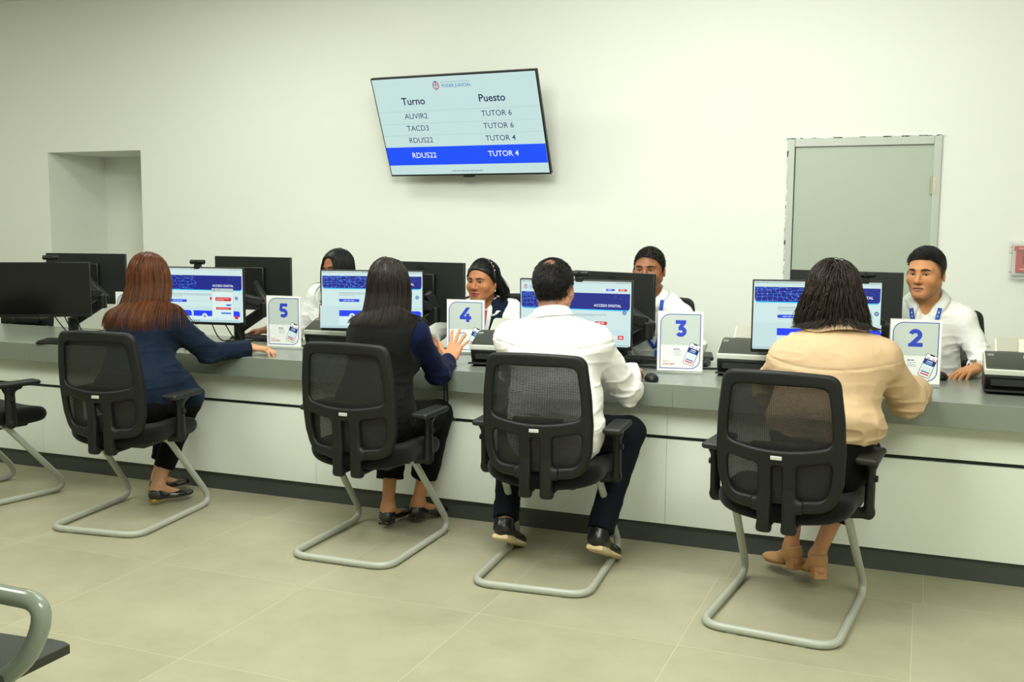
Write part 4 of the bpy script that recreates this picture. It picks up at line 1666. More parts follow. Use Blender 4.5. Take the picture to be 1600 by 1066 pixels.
class Person:
    def __init__(s, **k):
        s.tw, s.td, s.female, s.hs, s.face = 1.0, 1.0, False, 1.0, False
        s.pw, s.ears = 1.0, True
        s.hpitch = s.hroll = 0.0
        s.hand_r = s.hand_l = None
        s.arm_s = 1.0
        s.neck_r = 0.052
        s.foot = {}
        s.breast = 1.0
        s.__dict__.update(k)
        for n in ('hip', 'N', 'Hc'):
            setattr(s, n, np.array(getattr(s, n), float))
        s.R, s.F, _ = axes(s.yaw)
        s.sR, s.sF, _ = axes(s.syaw if hasattr(s, 'syaw') else s.yaw)
        s.U = nrm(s.N - s.hip)
        s.tf = nrm(np.cross(s.U, s.sR))
        s.tr = np.cross(s.tf, s.U)
        s.TM = np.stack([s.tr, s.tf, s.U])
        s.HM = np.stack(axes(s.hyaw, s.hpitch, s.hroll))
        sw = s.sw
        s.sh = {1: s.N + s.tr * sw - s.U * 0.035 - s.tf * 0.005, -1: s.N - s.tr * sw - s.U * 0.035 - s.tf * 0.005}
        if hasattr(s, 'sh_r'):
            s.sh[1] = np.array(s.sh_r, float)
        if hasattr(s, 'sh_l'):
            s.sh[-1] = np.array(s.sh_l, float)
        s.el = {1: np.array(s.el_r, float), -1: np.array(s.el_l, float)}
        s.wr = {1: np.array(s.wr_r, float), -1: np.array(s.wr_l, float)}
        s.kn = {1: np.array(s.kn_r, float), -1: np.array(s.kn_l, float)}
        s.an = {1: np.array(s.an_r, float), -1: np.array(s.an_l, float)}
        s.origin = np.array([s.hip[0], s.hip[1], 0])

    def H(s, l):
        return s.Hc + (np.asarray(l, float) * s.hs) @ s.HM

    def toH(s, p):
        return ((p - s.Hc) @ s.HM.T) / s.hs

    # ---- anatomy
    def torso(s, sd, g=0.0, waist=1.0):
        tw, td = s.tw, s.td
        L = lambda t: s.hip + (s.N - s.hip) * t
        sd.ell(L(0.02), (0.168 * s.pw + g, 0.122 * td + g, 0.100 + g), s.TM, 0.05)
        sd.ell(L(0.33), (0.140 * tw * waist + g, 0.104 * td * waist + g, 0.15), s.TM, 0.06)
        sd.ell(L(0.68), (0.152 * tw + g, 0.108 * td + g, 0.17), s.TM, 0.06)
        sd.ell(L(0.80) - s.tf * 0.022, (0.145 * tw + g, 0.085 * td + g, 0.12), s.TM, 0.05)
        c = s.N - s.U * 0.055
        for k in (1, -1):
            sd.cone(c, s.sh[k], 0.058 + g, 0.050 * s.arm_s + g, 0.045)
            sd.cone(s.N + s.U * 0.002 - s.tf * 0.012, s.N * 0.45 + s.sh[k] * 0.55 - s.U * 0.012, 0.036 + g * 0.6, 0.038 + g * 0.7, 0.05)
            if s.female:
                sd.ell(L(0.64) + s.tr * 0.073 * k + s.tf * 0.078, (0.062 + g, 0.055 * s.breast + g, 0.062 + g), s.TM, 0.04)

    def neck(s, sd, g=0.0):
        sd.cone(s.N - s.U * 0.03, s.H((0, -0.018, -0.055)), s.neck_r + g, s.neck_r * 0.96 + g, 0.03)

    def arm(s, sd, k, g=0.0, end=1.0, ru=0.050, re=0.041, rw=0.028, kk=0.02):
        a = s.arm_s
        sd.cone(s.sh[k], s.el[k], ru * a + g, re * a + g, 0.035)
        e = s.el[k] + (s.wr[k] - s.el[k]) * end
        sd.cone(s.el[k], e, re * a + g, (re + (rw - re) * end) * a + g, kk)

    def leg(s, sd, k, g=0.0, end=1.0, ra=0.036, rk=0.057):
        hj = s.hip + s.R * 0.085 * k * s.pw + s.F * 0.02 - Z3 * 0.005
        sd.cone(hj, s.kn[k], 0.083 * s.pw + g, rk + g, 0.045)
        e = s.kn[k] + (s.an[k] - s.kn[k]) * end
        sd.cone(s.kn[k], e, rk - 0.003 + g, ra + g, 0.02)
        u = nrm(s.an[k] - s.kn[k])
        sd.cone(s.kn[k] + (s.an[k] - s.kn[k]) * 0.25 - s.F * 0.008, s.kn[k] + (s.an[k] - s.kn[k]) * 0.55 - s.F * 0.006, 0.047 + g * 0.8, 0.043 + g * 0.8, 0.03)

    def bare_foot(s, sd, k):
        yaw, pitch = s.foot.get(k, (s.yaw, 0.0))
        r, f, u = axes(yaw, pitch)
        a = s.an[k]
        sd.cone(a, a - u * 0.05 - f * 0.025, 0.034, 0.026, 0.015)
        sd.cone(a - u * 0.02, a - u * 0.062 + f * 0.11, 0.030, 0.020, 0.02, flat=(u, 0.8))

    def head(s, sd, face=True, ears=True):
        h = s.hs
        M = s.HM
        E = lambda c, r, k, op='u': sd.ell(s.H(c), np.array(r) * h, M, k * h, op)
        C = lambda a, b, ra, rb, k, op='u', **q: sd.cone(s.H(a), s.H(b), ra * h, rb * h, k * h, op, **q)
        w = s.fw if hasattr(s, 'fw') else 1.0
        E((0, -0.012, 0.032), (0.0765, 0.097, 0.086), 0.02)
        E((0, 0.018, -0.022), (0.066 * w, 0.070, 0.080), 0.03)
        E((0, 0.040, -0.070), (0.046 * w, 0.040, 0.034), 0.03)
        E((0, 0.068, -0.098), (0.021, 0.019, 0.015), 0.022)
        for k in (1, -1):
            C((0.058 * k * w, 0.002, -0.050), (0.020 * k, 0.064, -0.094), 0.015, 0.013, 0.03)
            E((0.044 * k * w, 0.055, -0.030), (0.024, 0.022, 0.022), 0.025)
            if face:
                C((0.012 * k, 0.083, 0.0215), (0.045 * k, 0.066, 0.020), 0.0085, 0.0080, 0.014)
        if face:
            for k in (1, -1):
                E((0.032 * k, 0.094, -0.001), (0.019, 0.016, 0.0125), 0.012, 's')
            C((0, 0.083, 0.006), (0, 0.102, -0.032), 0.0075, 0.0105, 0.012)
            E((0, 0.100, -0.034), (0.0105, 0.011, 0.009), 0.008)
            nw = getattr(s, 'nose', 1.0)
            for k in (1, -1):
                E((0.0125 * k * nw, 0.090, -0.036), (0.0085 * nw, 0.0105, 0.0075), 0.006)
            C((-0.022, 0.079, -0.0620), (0.022, 0.079, -0.0620), 0.0060, 0.0060, 0.008)
            E((0, 0.087, -0.0620), (0.016, 0.0085, 0.0062), 0.006)
            E((0, 0.085, -0.0730), (0.0175, 0.0095, 0.0070), 0.006)
            C((-0.026, 0.092, -0.0664), (0.026, 0.092, -0.0664), 0.0022, 0.0022, 0.004, 's')
            for k in (1, -1):
                E((0.0315 * k, 0.0665, -0.001), (0.0148, 0.0148, 0.0140), 0.004)
                E((0.0320 * k, 0.084, -0.0015), (0.0135, 0.0105, getattr(s, 'eye_open', 0.0046)), 0.0025, 's')
        for k in (1, -1) if ears else ():
            ax = nrm(M[0] * k * 0.85 - M[1] * 0.5)
            ez = nrm(M[2] - M[1] * 0.2)
            ex = np.cross(ez, ax)
            c = s.H((0.0805 * k, -0.010, -0.010))
            sd.ell(c, np.array((0.0068, 0.0190, 0.0300)) * h, np.stack([ax, nrm(ex), np.cross(ax, nrm(ex))]), 0.006 * h)
            sd.ell(c + ax * 0.007 * h + M[1] * 0.002 * h, np.array((0.005, 0.011, 0.020)) * h, np.stack([ax, nrm(ex), np.cross(ax, nrm(ex))]), 0.005 * h, 's')

    def hand(s, sd, k):
        spec = s.hand_r if k == 1 else s.hand_l
        f = nrm(np.asarray(spec['f'], float))
        n = np.asarray(spec['n'], float)
        n = nrm(n - f * (n @ f))
        t = np.cross(n, f) * (1 if k == 1 else -1)       # towards the thumb
        sc = spec.get('s', 1.0)
        w = s.wr[k]
        P = lambda x, y, z: w + sc * (t * x + f * y + n * z)
        sd.cone(w - f * 0.02, P(0, 0.025, 0), 0.027 * s.arm_s, 0.024 * sc, 0.012, flat=(n, 0.72))
        M = np.stack([t, f, n])
        sd.box(P(0.000, 0.052, 0.0), np.array((0.040, 0.042, 0.0135)) * sc, M, 0.0125 * sc, 0.012)
        curl = spec.get('curl', (0.35, 0.4, 0.45, 0.5))
        spread = spec.get('spread', 0.06)
        for i in range(4):
            x = (0.029, 0.0098, -0.0098, -0.028)[i]
            y = (0.088, 0.092, 0.088, 0.078)[i]
            seg = np.array(((0.042, 0.026, 0.021), (0.046, 0.030, 0.022), (0.042, 0.028, 0.021), (0.033, 0.021, 0.019))[i]) * sc
            a = (1.5 - i) * spread
            d0 = f * math.cos(a) + t * math.sin(a)
            p = P(x, y, 0.001)
            ang = 0.0
            r = 0.0090 if i < 3 else 0.0078
            sd.cone(P(x * 0.85, y - 0.03, 0.002), p, 0.0095 * sc, r * sc, 0.008)
            for j in range(3):
                ang += curl[i] * (0.9, 1.15, 0.8)[j]
                d = d0 * math.cos(ang) - n * math.sin(ang)
                q = p + d * seg[j]
                r2 = r * (0.92 if j < 2 else 0.86)
                sd.cone(p, q, r * sc, r2 * sc, 0.0035)
                p, r = q, r2
        th = spec.get('thumb', 0.55)
        p = P(0.026, 0.020, -0.004)
        d = nrm(t * math.sin(th) + f * math.cos(th) - n * spec.get('tdown', 0.25))
        q = p + d * 0.042 * sc
        sd.cone(p, q, 0.0140 * sc, 0.0108 * sc, 0.010)
        d2 = nrm(d + f * 0.25 - n * 0.1)
        q2 = q + d2 * 0.032 * sc
        sd.cone(q, q2, 0.0105 * sc, 0.0095 * sc, 0.004)
        d3 = nrm(d2 + f * 0.2)
        sd.cone(q2, q2 + d3 * 0.024 * sc, 0.0096 * sc, 0.0076 * sc, 0.004)

    # ---- finished pieces
    def body(s, skin, h=0.004, label='', cat='person', lip=(150, 88, 78), stubble=0.0, fade=0.0, brow=(30, 24, 20), gaze=(0, 1, 0), hairline=None):
        sd = SDF()
        s.torso(sd, -0.012)
        s.neck(sd)
        s.head(sd, s.face, s.ears)
        for k in (1, -1):
            s.arm(sd, k, -0.006)
            s.leg(sd, k, -0.008)
            s.bare_foot(sd, k)
            s.hand(sd, k)
        s.sd_body = sd
        s.sd_skull = SDF()
        s.torso(s.sd_skull, -0.012)
        s.neck(s.sd_skull)
        s.head(s.sd_skull, False, False)
        V, F = sd.mesh(h)
        V = relax(V, F, 1, 0.35)
        c = np.tile(np.array(lin(skin)), (len(V), 1))
        # mottling, warmer nose, cheeks, knuckles
        c *= (1 + 0.05 * vnoise(V.astype(np.float32), (60,) * 3))[:, None]
        L = s.toH(V)
        near = np.linalg.norm(L, axis=1) < 0.2
        x, y, z = L[:, 0], L[:, 1], L[:, 2]
        ax = np.abs(x)
        if s.face:
            def blend(m, col, a):
                m = (np.clip(m, 0, 1) * a * near)[:, None]
                c[:] = c * (1 - m) + np.array(lin(col)) * m
            warm = np.array(skin) * np.array([1.03, 0.90, 0.86])
            blend(np.exp(-((ax - 0.042) ** 2 + (z + 0.03) ** 2) / 0.0005) * (y > 0.03), warm, 0.5)
            blend(np.exp(-(x ** 2 + (z + 0.034) ** 2) / 0.00025) * (y > 0.08), warm, 0.5)
            lipm = (1 - smoothstep(0.0075, 0.0115, np.abs(z + 0.0672) + 0.30 * np.maximum(ax - 0.004, 0) * (ax / 0.024))) * (1 - smoothstep(0.020, 0.026, ax)) * (y > 0.07)
            blend(lipm, lip, 0.9)
            blend((1 - smoothstep(0.0008, 0.003, np.abs(z + 0.0672))) * (1 - smoothstep(0.020, 0.027, ax)) * (y > 0.07), np.array(lip) * 0.35, 0.95)
            e = np.sqrt(((ax - 0.032) / 0.0150) ** 2 + ((z + 0.0008) / (getattr(s, 'eye_open', 0.0046) + 0.0022)) ** 2)
            blend((1 - smoothstep(0.85, 1.25, e)) * (y > 0.055) * (z > -0.003), (34, 22, 18), 0.85)
            blend(np.exp(-((ax - 0.032) ** 2 / 0.0003 + (z - 0.004) ** 2 / 0.00012)) * (y > 0.05), np.array(skin) * 0.72, 0.5)
            nm = np.exp(-((ax - 0.0075) ** 2 + (z + 0.0435) ** 2) / 0.000012) * (y > 0.085)
            blend(nm, (50, 25, 18), 0.8)
            if stubble:
                m = (1 - smoothstep(-0.075, -0.035, z)) * smoothstep(-0.03, 0.02, y) * smoothstep(-0.15, -0.12, z)
                must = np.exp(-((z + 0.050) ** 2) / 0.00004) * (ax < 0.026) * (y > 0.07)
                blend(np.maximum(m * (0.4 + 0.6 * smoothstep(0.02, 0.05, ax)), must), (60, 46, 38), stubble)
        if fade and hairline is not None:
            m = smoothstep(-0.022, 0.018, z - hairline(x, y)) * (1 - smoothstep(0.07, 0.085, y))
            mm = (m * fade * near)[:, None]
            c[:] = c * (1 - mm) + np.array(lin((24, 21, 19))) * mm
        s.obj = qmesh('person', V, F, mat('skin', attr=True, rough=0.48, spec=0.35, sss=0.12, bump=0.04, bscale=350), None, cols=c, origin=s.origin)
        s.obj.location = s.origin
        tag(s.obj, label, cat)
        if s.face:
            g = nrm(np.asarray(gaze, float))
            for k in (1, -1):
                ev, ef, ec = [], [], []
                n1, n2 = 14, 18
                for i in range(n1 + 1):
                    a = math.pi * i / n1
                    for j in range(n2):
                        b = 2 * math.pi * j / n2
                        d = np.array([math.sin(a) * math.cos(b), math.cos(a), math.sin(a) * math.sin(b)])
                        # rotate +y onto gaze
                        q = nrm(np.cross((0, 1, 0), g) + 1e-9)
                        th = math.acos(np.clip(g[1], -1, 1))
                        d = d * math.cos(th) + np.cross(q, d) * math.sin(th) + q * (q @ d) * (1 - math.cos(th))
                        ev.append(s.H(np.array((0.0315 * k, 0.0665, -0.001)) + d * 0.0129) - s.origin)
                        ec.append(lin((14, 10, 8)) if a < 0.24 else lin((58, 36, 22)) if a < 0.52 else lin((214, 206, 196)))
                for i in range(n1):
                    for j in range(n2):
                        ef.append((i * n2 + j, i * n2 + (j + 1) % n2, (i + 1) * n2 + (j + 1) % n2, (i + 1) * n2 + j))
                mk('eye', ev, ef, mat('eye', attr=True, rough=0.12, spec=0.6), s.obj, smooth=True, cols=np.array(ec))
                pts = []
                for t in np.linspace(0, 1, 9):
                    pts.append((0.013 * k + 0.039 * k * t, 0.12, 0.0165 + 0.0065 * math.sin(math.pi * min(1, t * 0.62 + 0.12)) - 0.003 * t * t))
                pts = s.march_local(np.array(pts))
                rr = 0.0036 * np.sin(np.pi * (0.22 + 0.73 * np.linspace(0, 1, 9))) * getattr(s, 'brow_t', 1.0) + 0.0006
                MB().tube(pts - s.origin, rr, 7).build('eyebrow', mat('brow_%d' % brow[0], brow, 0.7), s.obj, smooth=True)
        return s.obj

    def march_local(s, pts):
        """drop points of head space along -forward onto the face"""
        p = s.H(pts)
        d = -s.HM[1]
        for _ in range(60):
            v = s.sd_body.eval(p.astype(np.float32), 0.2)
            p = p + d * np.clip(v, -0.01, 0.02)[:, None] * 0.9
        return p

    def march(s, sd, pts, d=None, lift=0.002):
        """(lateral, height) in torso axes, dropped onto a garment from the front"""
        d = -s.tf if d is None else nrm(d)
        p = np.array([s.N + s.tr * a + s.U * b - d * 0.30 for a, b in pts])
        for _ in range(70):
            v = sd.eval(p.astype(np.float32), 0.4)
            p = p + d * np.clip(v - lift, -0.01, 0.03)[:, None] * 0.9
        return p

    def ribbon(s, name, sd, pts, width, m, lift=0.003, n=6, thick=0.0016, d=None):
        c = spline([(a, b, 0) for a, b in pts], n)
        t = nrm(np.gradient(c, axis=0))
        sd2 = np.stack([t[:, 1], -t[:, 0]], 1)
        A = s.march(sd, c[:, :2] + sd2 * width / 2, d, lift)
        B = s.march(sd, c[:, :2] - sd2 * width / 2, d, lift)
        k = len(A)
        V = np.concatenate([A, B]) - s.origin
        return mk(name, V, [(i, i + 1, k + i + 1, k + i) for i in range(k - 1)], m, s.obj, smooth=True, solid=thick)

    def collar(s, m, rb=0.062, rt=0.060, height=0.040, fold=0.042, spread=0.5, front=0.022, tilt=0.0, name='collar', down=0.016, flare=0.02):
        """shirt collar: a stand round the neck and a leaf folded over it, open in front"""
        nb = s.N + s.U * down
        ax = nrm(s.H((0, -0.018, -0.055)) - s.N)
        fr = nrm(s.tf - ax * (s.tf @ ax))
        rt_ = np.cross(fr, ax)
        V, n = [], 40
        prof = []
        for i in range(n + 1):
            a = -math.pi / 2 + spread * 0.5 + (2 * math.pi - spread) * i / n       # 0 at right, opening in front at -90
            a2 = math.pi / 2 + spread / 2 + (2 * math.pi - spread) * i / n          # measured so that front (fr) is at 90deg
            dr = rt_ * math.cos(a2) + fr * math.sin(a2)
            fpart = max(0.0, math.sin(a2))
            drop = 0.030 * fpart ** 1.5
            hh = height * (1 - 0.35 * fpart)
            fl = fold + front * smoothstep(0.72, 1.0, np.array(fpart))
            row = [nb + dr * rb - ax * (drop + 0.008),
                   nb + dr * (rt + 0.001) + ax * (hh - drop * 0.9),
                   nb + dr * (rt + 0.006) + ax * (hh + 0.003 - drop * 0.9),
                   nb + dr * (rt + 0.011) + ax * (hh - 0.004 - drop * 0.9),
                   nb + dr * (rt + 0.013 + flare * 0.5) + ax * (hh - fl * 0.55 - drop),
                   nb + dr * (rt + 0.014 + flare) + ax * (hh - fl - drop)]
            V += [p - s.origin for p in row]
        q = 6
        A = np.array(V).reshape(-1, q, 3)
        for j in (3, 4, 5):
            w = A[:, j] + s.origin
            for _ in range(6):
                v = s.sd_shirt.eval(w.astype(np.float32), 0.08)
                hit = v < 0.0045
                if hit.any():
                    w[hit] += s.sd_shirt.grad(w[hit].astype(np.float32)) * (0.0045 - v[hit])[:, None]
            A[:, j] = w - s.origin
        V = list(A.reshape(-1, 3))
        F = [(i * q + j, i * q + j + 1, (i + 1) * q + j + 1, (i + 1) * q + j) for i in range(n) for j in range(q - 1)]
        return mk(name, V, F, m, s.obj, smooth=True, solid=0.0024)

    def shirt(s, name, m, g=0.013, hem=None, sleeve=(0.94, 0.94), sl_r=(0.056, 0.050, 0.038), waist=1.0, h=0.005, fold=0.005, extra=None, arms=True, torso=True,
              neckcut=True, seed=0.0, vneck=0.0, yoke=None):
        sd = SDF()
        if torso:
            s.torso(sd, g, waist)
        if arms:
            for k, e in ((1, sleeve[0]), (-1, sleeve[1])):
                a = s.arm_s
                sd.cone(s.sh[k], s.el[k], sl_r[0] * a, sl_r[1] * a, 0.04)
                p = s.el[k] + (s.wr[k] - s.el[k]) * e
                re = (sl_r[1] + (sl_r[2] - sl_r[1]) * e) * a
                u = nrm(s.wr[k] - s.el[k])
                sd.cone(s.el[k], p - u * re, sl_r[1] * a, re, 0.02)
                sd.cyl(p - u * 0.05, p, re * 1.02, re * 0.98, 0.008)
        if extra:
            extra(sd)
        if torso:
            if hem is not None:
                n, dd = hem
                sd.plane(n, dd, 0.006)
            if neckcut:
                # opening for the neck
                sd.cone(s.N + s.U * 0.030 + s.tf * 0.010, s.N + s.U * 0.14 + s.tf * 0.03, s.neck_r + 0.004, s.neck_r + 0.03, 0.008, 's')
        if vneck:
            sd.cone(s.N + s.U * 0.05 + s.tf * 0.05, s.N - s.U * vneck + s.tf * 0.125, 0.042, 0.012, 0.008, 's')
        if fold:
            els = [s.el[1], s.el[-1]]
            wst = s.hip + (s.N - s.hip) * 0.25
            mids = [(s.el[k] + s.sh[k]) / 2 for k in (1, -1)]

            def post(p):
                q = p + np.float32(seed)
                a = 1 - np.abs(vnoise(q, (9, 9, 30)))
                b = 1 - np.abs(vnoise(q + 5.0, (26, 12, 14)))
                e = vnoise(q + 9, (7, 7, 7))
                w = 0.35
                for c in els:
                    w = w + 0.9 * np.exp(-((p - c.astype(np.float32)) ** 2).sum(1) / 0.010)
                w = w + 0.45 * np.exp(-((p[:, 2] - wst[2]) ** 2) / 0.012)
                yk = 0.0
                if yoke is not None:
                    lx = (p - s.N.astype(np.float32)) @ s.tr.astype(np.float32)
                    yk = 0.0035 * np.exp(-((p[:, 2] - yoke - 0.5 * lx * lx) / 0.0035) ** 2)
                return yk - fold * 1.7 * w * (0.85 * a ** 4 + 0.6 * b ** 4 + 0.5 * e - 0.45)
            sd.post = post
        s.sd_shirt = sd
        V, F = sd.mesh(h)
        return qmesh(name, relax(V, F, 1, 0.5), F, m, s.obj, origin=s.origin)

    def trousers(s, m, end=(0.86, 0.86), g=0.010, ra=(0.050, 0.050), top=0.16, h=0.006, name='trousers', fold=0.004):
        sd = SDF()
        sd.ell(s.hip, (0.170 * s.pw + g, 0.124 * s.td + g, 0.105 + g), np.stack([s.R, s.F, Z3]), 0.05)
        sd.ell(s.hip + s.U * top * 0.6, (0.150 * s.tw + g, 0.108 * s.td + g, 0.10), s.TM, 0.04)
        for k, e, r in ((1, end[0], ra[0]), (-1, end[1], ra[1])):
            hj = s.hip + s.R * 0.085 * k * s.pw + s.F * 0.02 - Z3 * 0.005
            sd.cone(hj, s.kn[k], 0.083 * s.pw + g, 0.060 + g, 0.04)
            p = s.kn[k] + (s.an[k] - s.kn[k]) * e
            u = nrm(s.an[k] - s.kn[k])
            sd.cone(s.kn[k], p - u * r, 0.058 + g, r, 0.02)
            sd.cyl(p - u * 0.08, p, r, r, 0.01)
        sd.plane(s.U, (s.hip + s.U * top) @ s.U, 0.01)
        sd.post = lambda p: -fold * ((1 - np.abs(vnoise(p, (14, 14, 20)))) ** 3 + 0.5 * vnoise(p + 3, (8, 8, 8)) - 0.4)
        s.sd_trousers = sd
        V, F = sd.mesh(h)
        return qmesh(name, relax(V, F, 1), F, m, s.obj, origin=s.origin)

    def shoe(s, k, m, sole_m, kind='man', length=0.27):
        yaw, pitch = s.foot.get(k, (s.yaw, 0.0))
        r, f, u = axes(yaw, pitch)
        a = s.an[k]
        hl = {'man': 0.0, 'flat': 0.0, 'heel': 0.030}[kind]
        base = a - u * (0.088 if kind == 'man' else 0.082) - f * 0.045    # under the heel
        M = np.stack([r, f, u])
        P = lambda x, y, z: base + r * x + f * y + u * z
        sd = SDF()
        L = length
        if kind == 'man':
            sd.ell(P(0, 0.045, 0.045), (0.036, 0.055, 0.045), M, 0.02)
            sd.cone(P(0, 0.03, 0.05), P(0, L - 0.05, 0.022), 0.036, 0.026, 0.03, flat=(u, 0.9))
            sd.ell(P(0, L - 0.075, 0.026), (0.046, 0.078, 0.028), M, 0.02)
            sd.cyl(P(0, 0.032, 0.04), P(0, 0.030, 0.092), 0.040, 0.043, 0.015)
            sd.plane(-u, -(P(0, 0, 0.012) @ u), 0.003)
        else:
            sd.ell(P(0, 0.035, 0.032 + hl), (0.031, 0.042, 0.034), M, 0.02)
            sd.cone(P(0, 0.05, 0.022 + hl * 0.8), P(0, L - 0.03, 0.014), 0.030, 0.017, 0.03, flat=(u, 0.75))
            sd.ell(P(0, L - 0.075, 0.016), (0.039, 0.072, 0.020), M, 0.02)
            sd.cyl(P(0, 0.035, 0.03 + hl), P(0, 0.035, 0.058 + hl), 0.035, 0.036, 0.012)
            # top-line opening over the instep
            sd.ell(P(0, 0.105, 0.062 + hl * 0.6), (0.030, 0.060, 0.034), M, 0.008, 's')
            sd.plane(-u, -(P(0, 0, 0.005) @ u), 0.003)
        o = sdf_obj('shoe', sd, 0.0035, m, s.obj, s.origin)
        so = SDF()
        if kind == 'man':
            so.box(P(0, 0.050, 0.009), (0.037, 0.050, 0.011), M, 0.008, 0.01)
            so.box(P(0, L * 0.5, 0.011), (0.034, L * 0.38, 0.008), M, 0.006, 0.02)
            so.ell(P(0, L - 0.078, 0.008), (0.050, 0.082, 0.012), M, 0.015)
        elif kind == 'flat':
            so.box(P(0, 0.035, 0.004), (0.028, 0.033, 0.009), M, 0.003, 0.003)
        else:
            so.box(P(0, 0.028, 0.018), (0.026, 0.026, 0.024), M, 0.004, 0.004)
            so.ell(P(0, L - 0.08, 0.002), (0.036, 0.068, 0.006), M, 0.004)
        sdf_obj('sole' if kind == 'man' else 'heel', so, 0.003, sole_m, o, s.origin)

    # ---- hair
    def scalp(s, L, shift=0.0):
        zmin = np.interp(L[:, 1], [-0.115, -0.06, -0.025, 0.0, 0.03, 0.06, 0.085, 0.12], [-0.095, -0.085, -0.05, -0.012, 0.025, 0.052, 0.074, 0.08])
        return L[:, 2] - zmin - shift

    def cap(s, sd, thick=0.007, shift=0.0, noise=0.0, k=0.008):
        h = s.hs
        sd.ell(s.H((0, -0.013, 0.033)), np.array((0.0770 + thick, 0.0980 + thick, 0.0865 + thick)) * h, s.HM, 0.01)

        def cut(p):
            L = s.toH(p)
            return (-s.scalp(L, shift) * 0.7 * h).astype(np.float32)
        sd.pr.append((cut, np.full(3, -1e3, np.float32), np.full(3, 1e3, np.float32), 'i', k))
        if noise:
            sd.post = lambda p: noise * vnoise(p, (160, 160, 160))

    def roots(s, n, seed, shift=0.0, accept=None):
        r = np.random.default_rng(seed)
        out = []
        while sum(len(a) for a in out) < n:
            d = nrm(r.normal(size=(n * 3, 3)))
            q = np.array((0, -0.013, 0.033)) + d * np.array((0.0775, 0.0985, 0.087))
            ok = s.scalp(q, shift) > 0
            if accept is not None:
                ok &= accept(q, r)
            out.append(q[ok])
        return np.concatenate(out)[:n], r

    def strands(s, name, m, n, length, seed, col, part=0.0, colliders=(), rad=0.0035, step=0.012, off=(0.004, 0.018), grav=0.30, back=0.5, side=0.8,
                shift=0.0, accept=None, lift=0.0, wave=0.0, curl_end=0.0, lenvar=0.15, cap_thick=0.008, sides=5, stiff=0.75, extra_force=None, var=0.3,
                cap_shift=0.0, maxlen_fn=None, cap_h=0.004, swirl=None, cap_noise=0.0, keep=False, zcut=None, conv=0.0, hug=0.0):
        q, r = s.roots(n, seed, shift, accept)
        p = s.H(q)
        hn = nrm((q - np.array((0, -0.013, 0.033))) / np.array((0.0775, 0.0985, 0.087)) ** 2)
        wt = smoothstep(0.03, 0.095, q[:, 2])
        tang = np.stack([side * np.tanh((q[:, 0] - part) / 0.012) * (0.15 + 0.85 * wt), -back * (0.25 + 0.75 * wt), 0.15 - 1.3 * (1 - wt)], 1)
        if swirl is not None:
            tang = swirl(q, r)
        tang = nrm(tang - hn * (tang * hn).sum(1, keepdims=True) * (1 - lift))
        d = (tang + hn * lift) @ s.HM
        d = nrm(d)
        o = r.uniform(off[0], off[1], n)
        Ln = length * (1 + lenvar * r.normal(size=n).clip(-2, 1.2))
        if maxlen_fn is not None:
            Ln = Ln * maxlen_fn(q)
        K = int(math.ceil(Ln.max() / step))
        done = np.zeros(n, bool)
        zc = None if zcut is None else zcut[0] + zcut[1] * r.random(n) ** 1.5
        path = [p.copy()]
        ph = r.uniform(0, 6.28, n)
        for i in range(K):
            t = i / max(K - 1, 1)
            f = np.zeros((n, 3))
            f[:, 2] = -grav
            if extra_force is not None:
                f = f + extra_force(p, t)
            if hug:
                f = f - s.HM[1] * (hug * ((p[:, 2] < s.Hc[2] - 0.02) & (p[:, 2] > s.N[2] - 0.03)))[:, None]
            if conv:
                lat = (p - s.N) @ s.tr
                f = f - (conv * np.tanh(lat / 0.05) * (p[:, 2] < s.Hc[2] + (0.02 if conv < 0 else -0.06)))[:, None] * s.tr
            if wave:
                f = f + wave * np.stack([np.sin(ph + i * 0.9), np.cos(ph + i * 0.9), 0 * ph], 1)
            if curl_end and t > 0.6:
                out = p - s.Hc
                out[:, 2] = 0
                f = f + nrm(out) * curl_end * (t - 0.6) * 2.5
            d = nrm(d * stiff + f)
            pn = p + d * step
            for sd in colliders:
                v = sd.eval(pn.astype(np.float32), 0.06)
                hit = v < o
                if hit.any():
                    g = sd.grad(pn[hit].astype(np.float32))
                    pn[hit] += g * (o[hit] - v[hit])[:, None] * (0.5 if i < 4 else 1.0)
                if sd is s.sd_skull and not keep:
                    # hair clings to the skull until it leaves it
                    far = (v > o) & (v < 0.05) & (pn[:, 2] > s.Hc[2] + 0.035)
                    if far.any():
                        g = sd.grad(pn[far].astype(np.float32))
                        pn[far] -= g * (v[far] - o[far])[:, None] * 0.7
            if not keep:
                d = nrm(pn - p)
                low = pn[:, 2] < s.Hc[2] + 0.035
                rd = pn - (s.Hc - s.HM[1] * 0.01)
                rd[:, 2] = 0
                rd = nrm(rd)
                inn = np.minimum((d * rd).sum(1), 0) * (low & (pn[:, 2] > s.N[2] + 0.02))
                d = nrm(d - rd * inn[:, None] * 0.85)
            done |= (i * step) > Ln
            if zc is not None:
                done |= pn[:, 2] < zc
            stop = done
            pn[stop] = p[stop]
            p = pn
            path.append(p.copy())
        path = np.array(path)                      # K+1, n, 3
        V, F, C = [], [], []
        cc = np.array(lin(col))
        base = 0
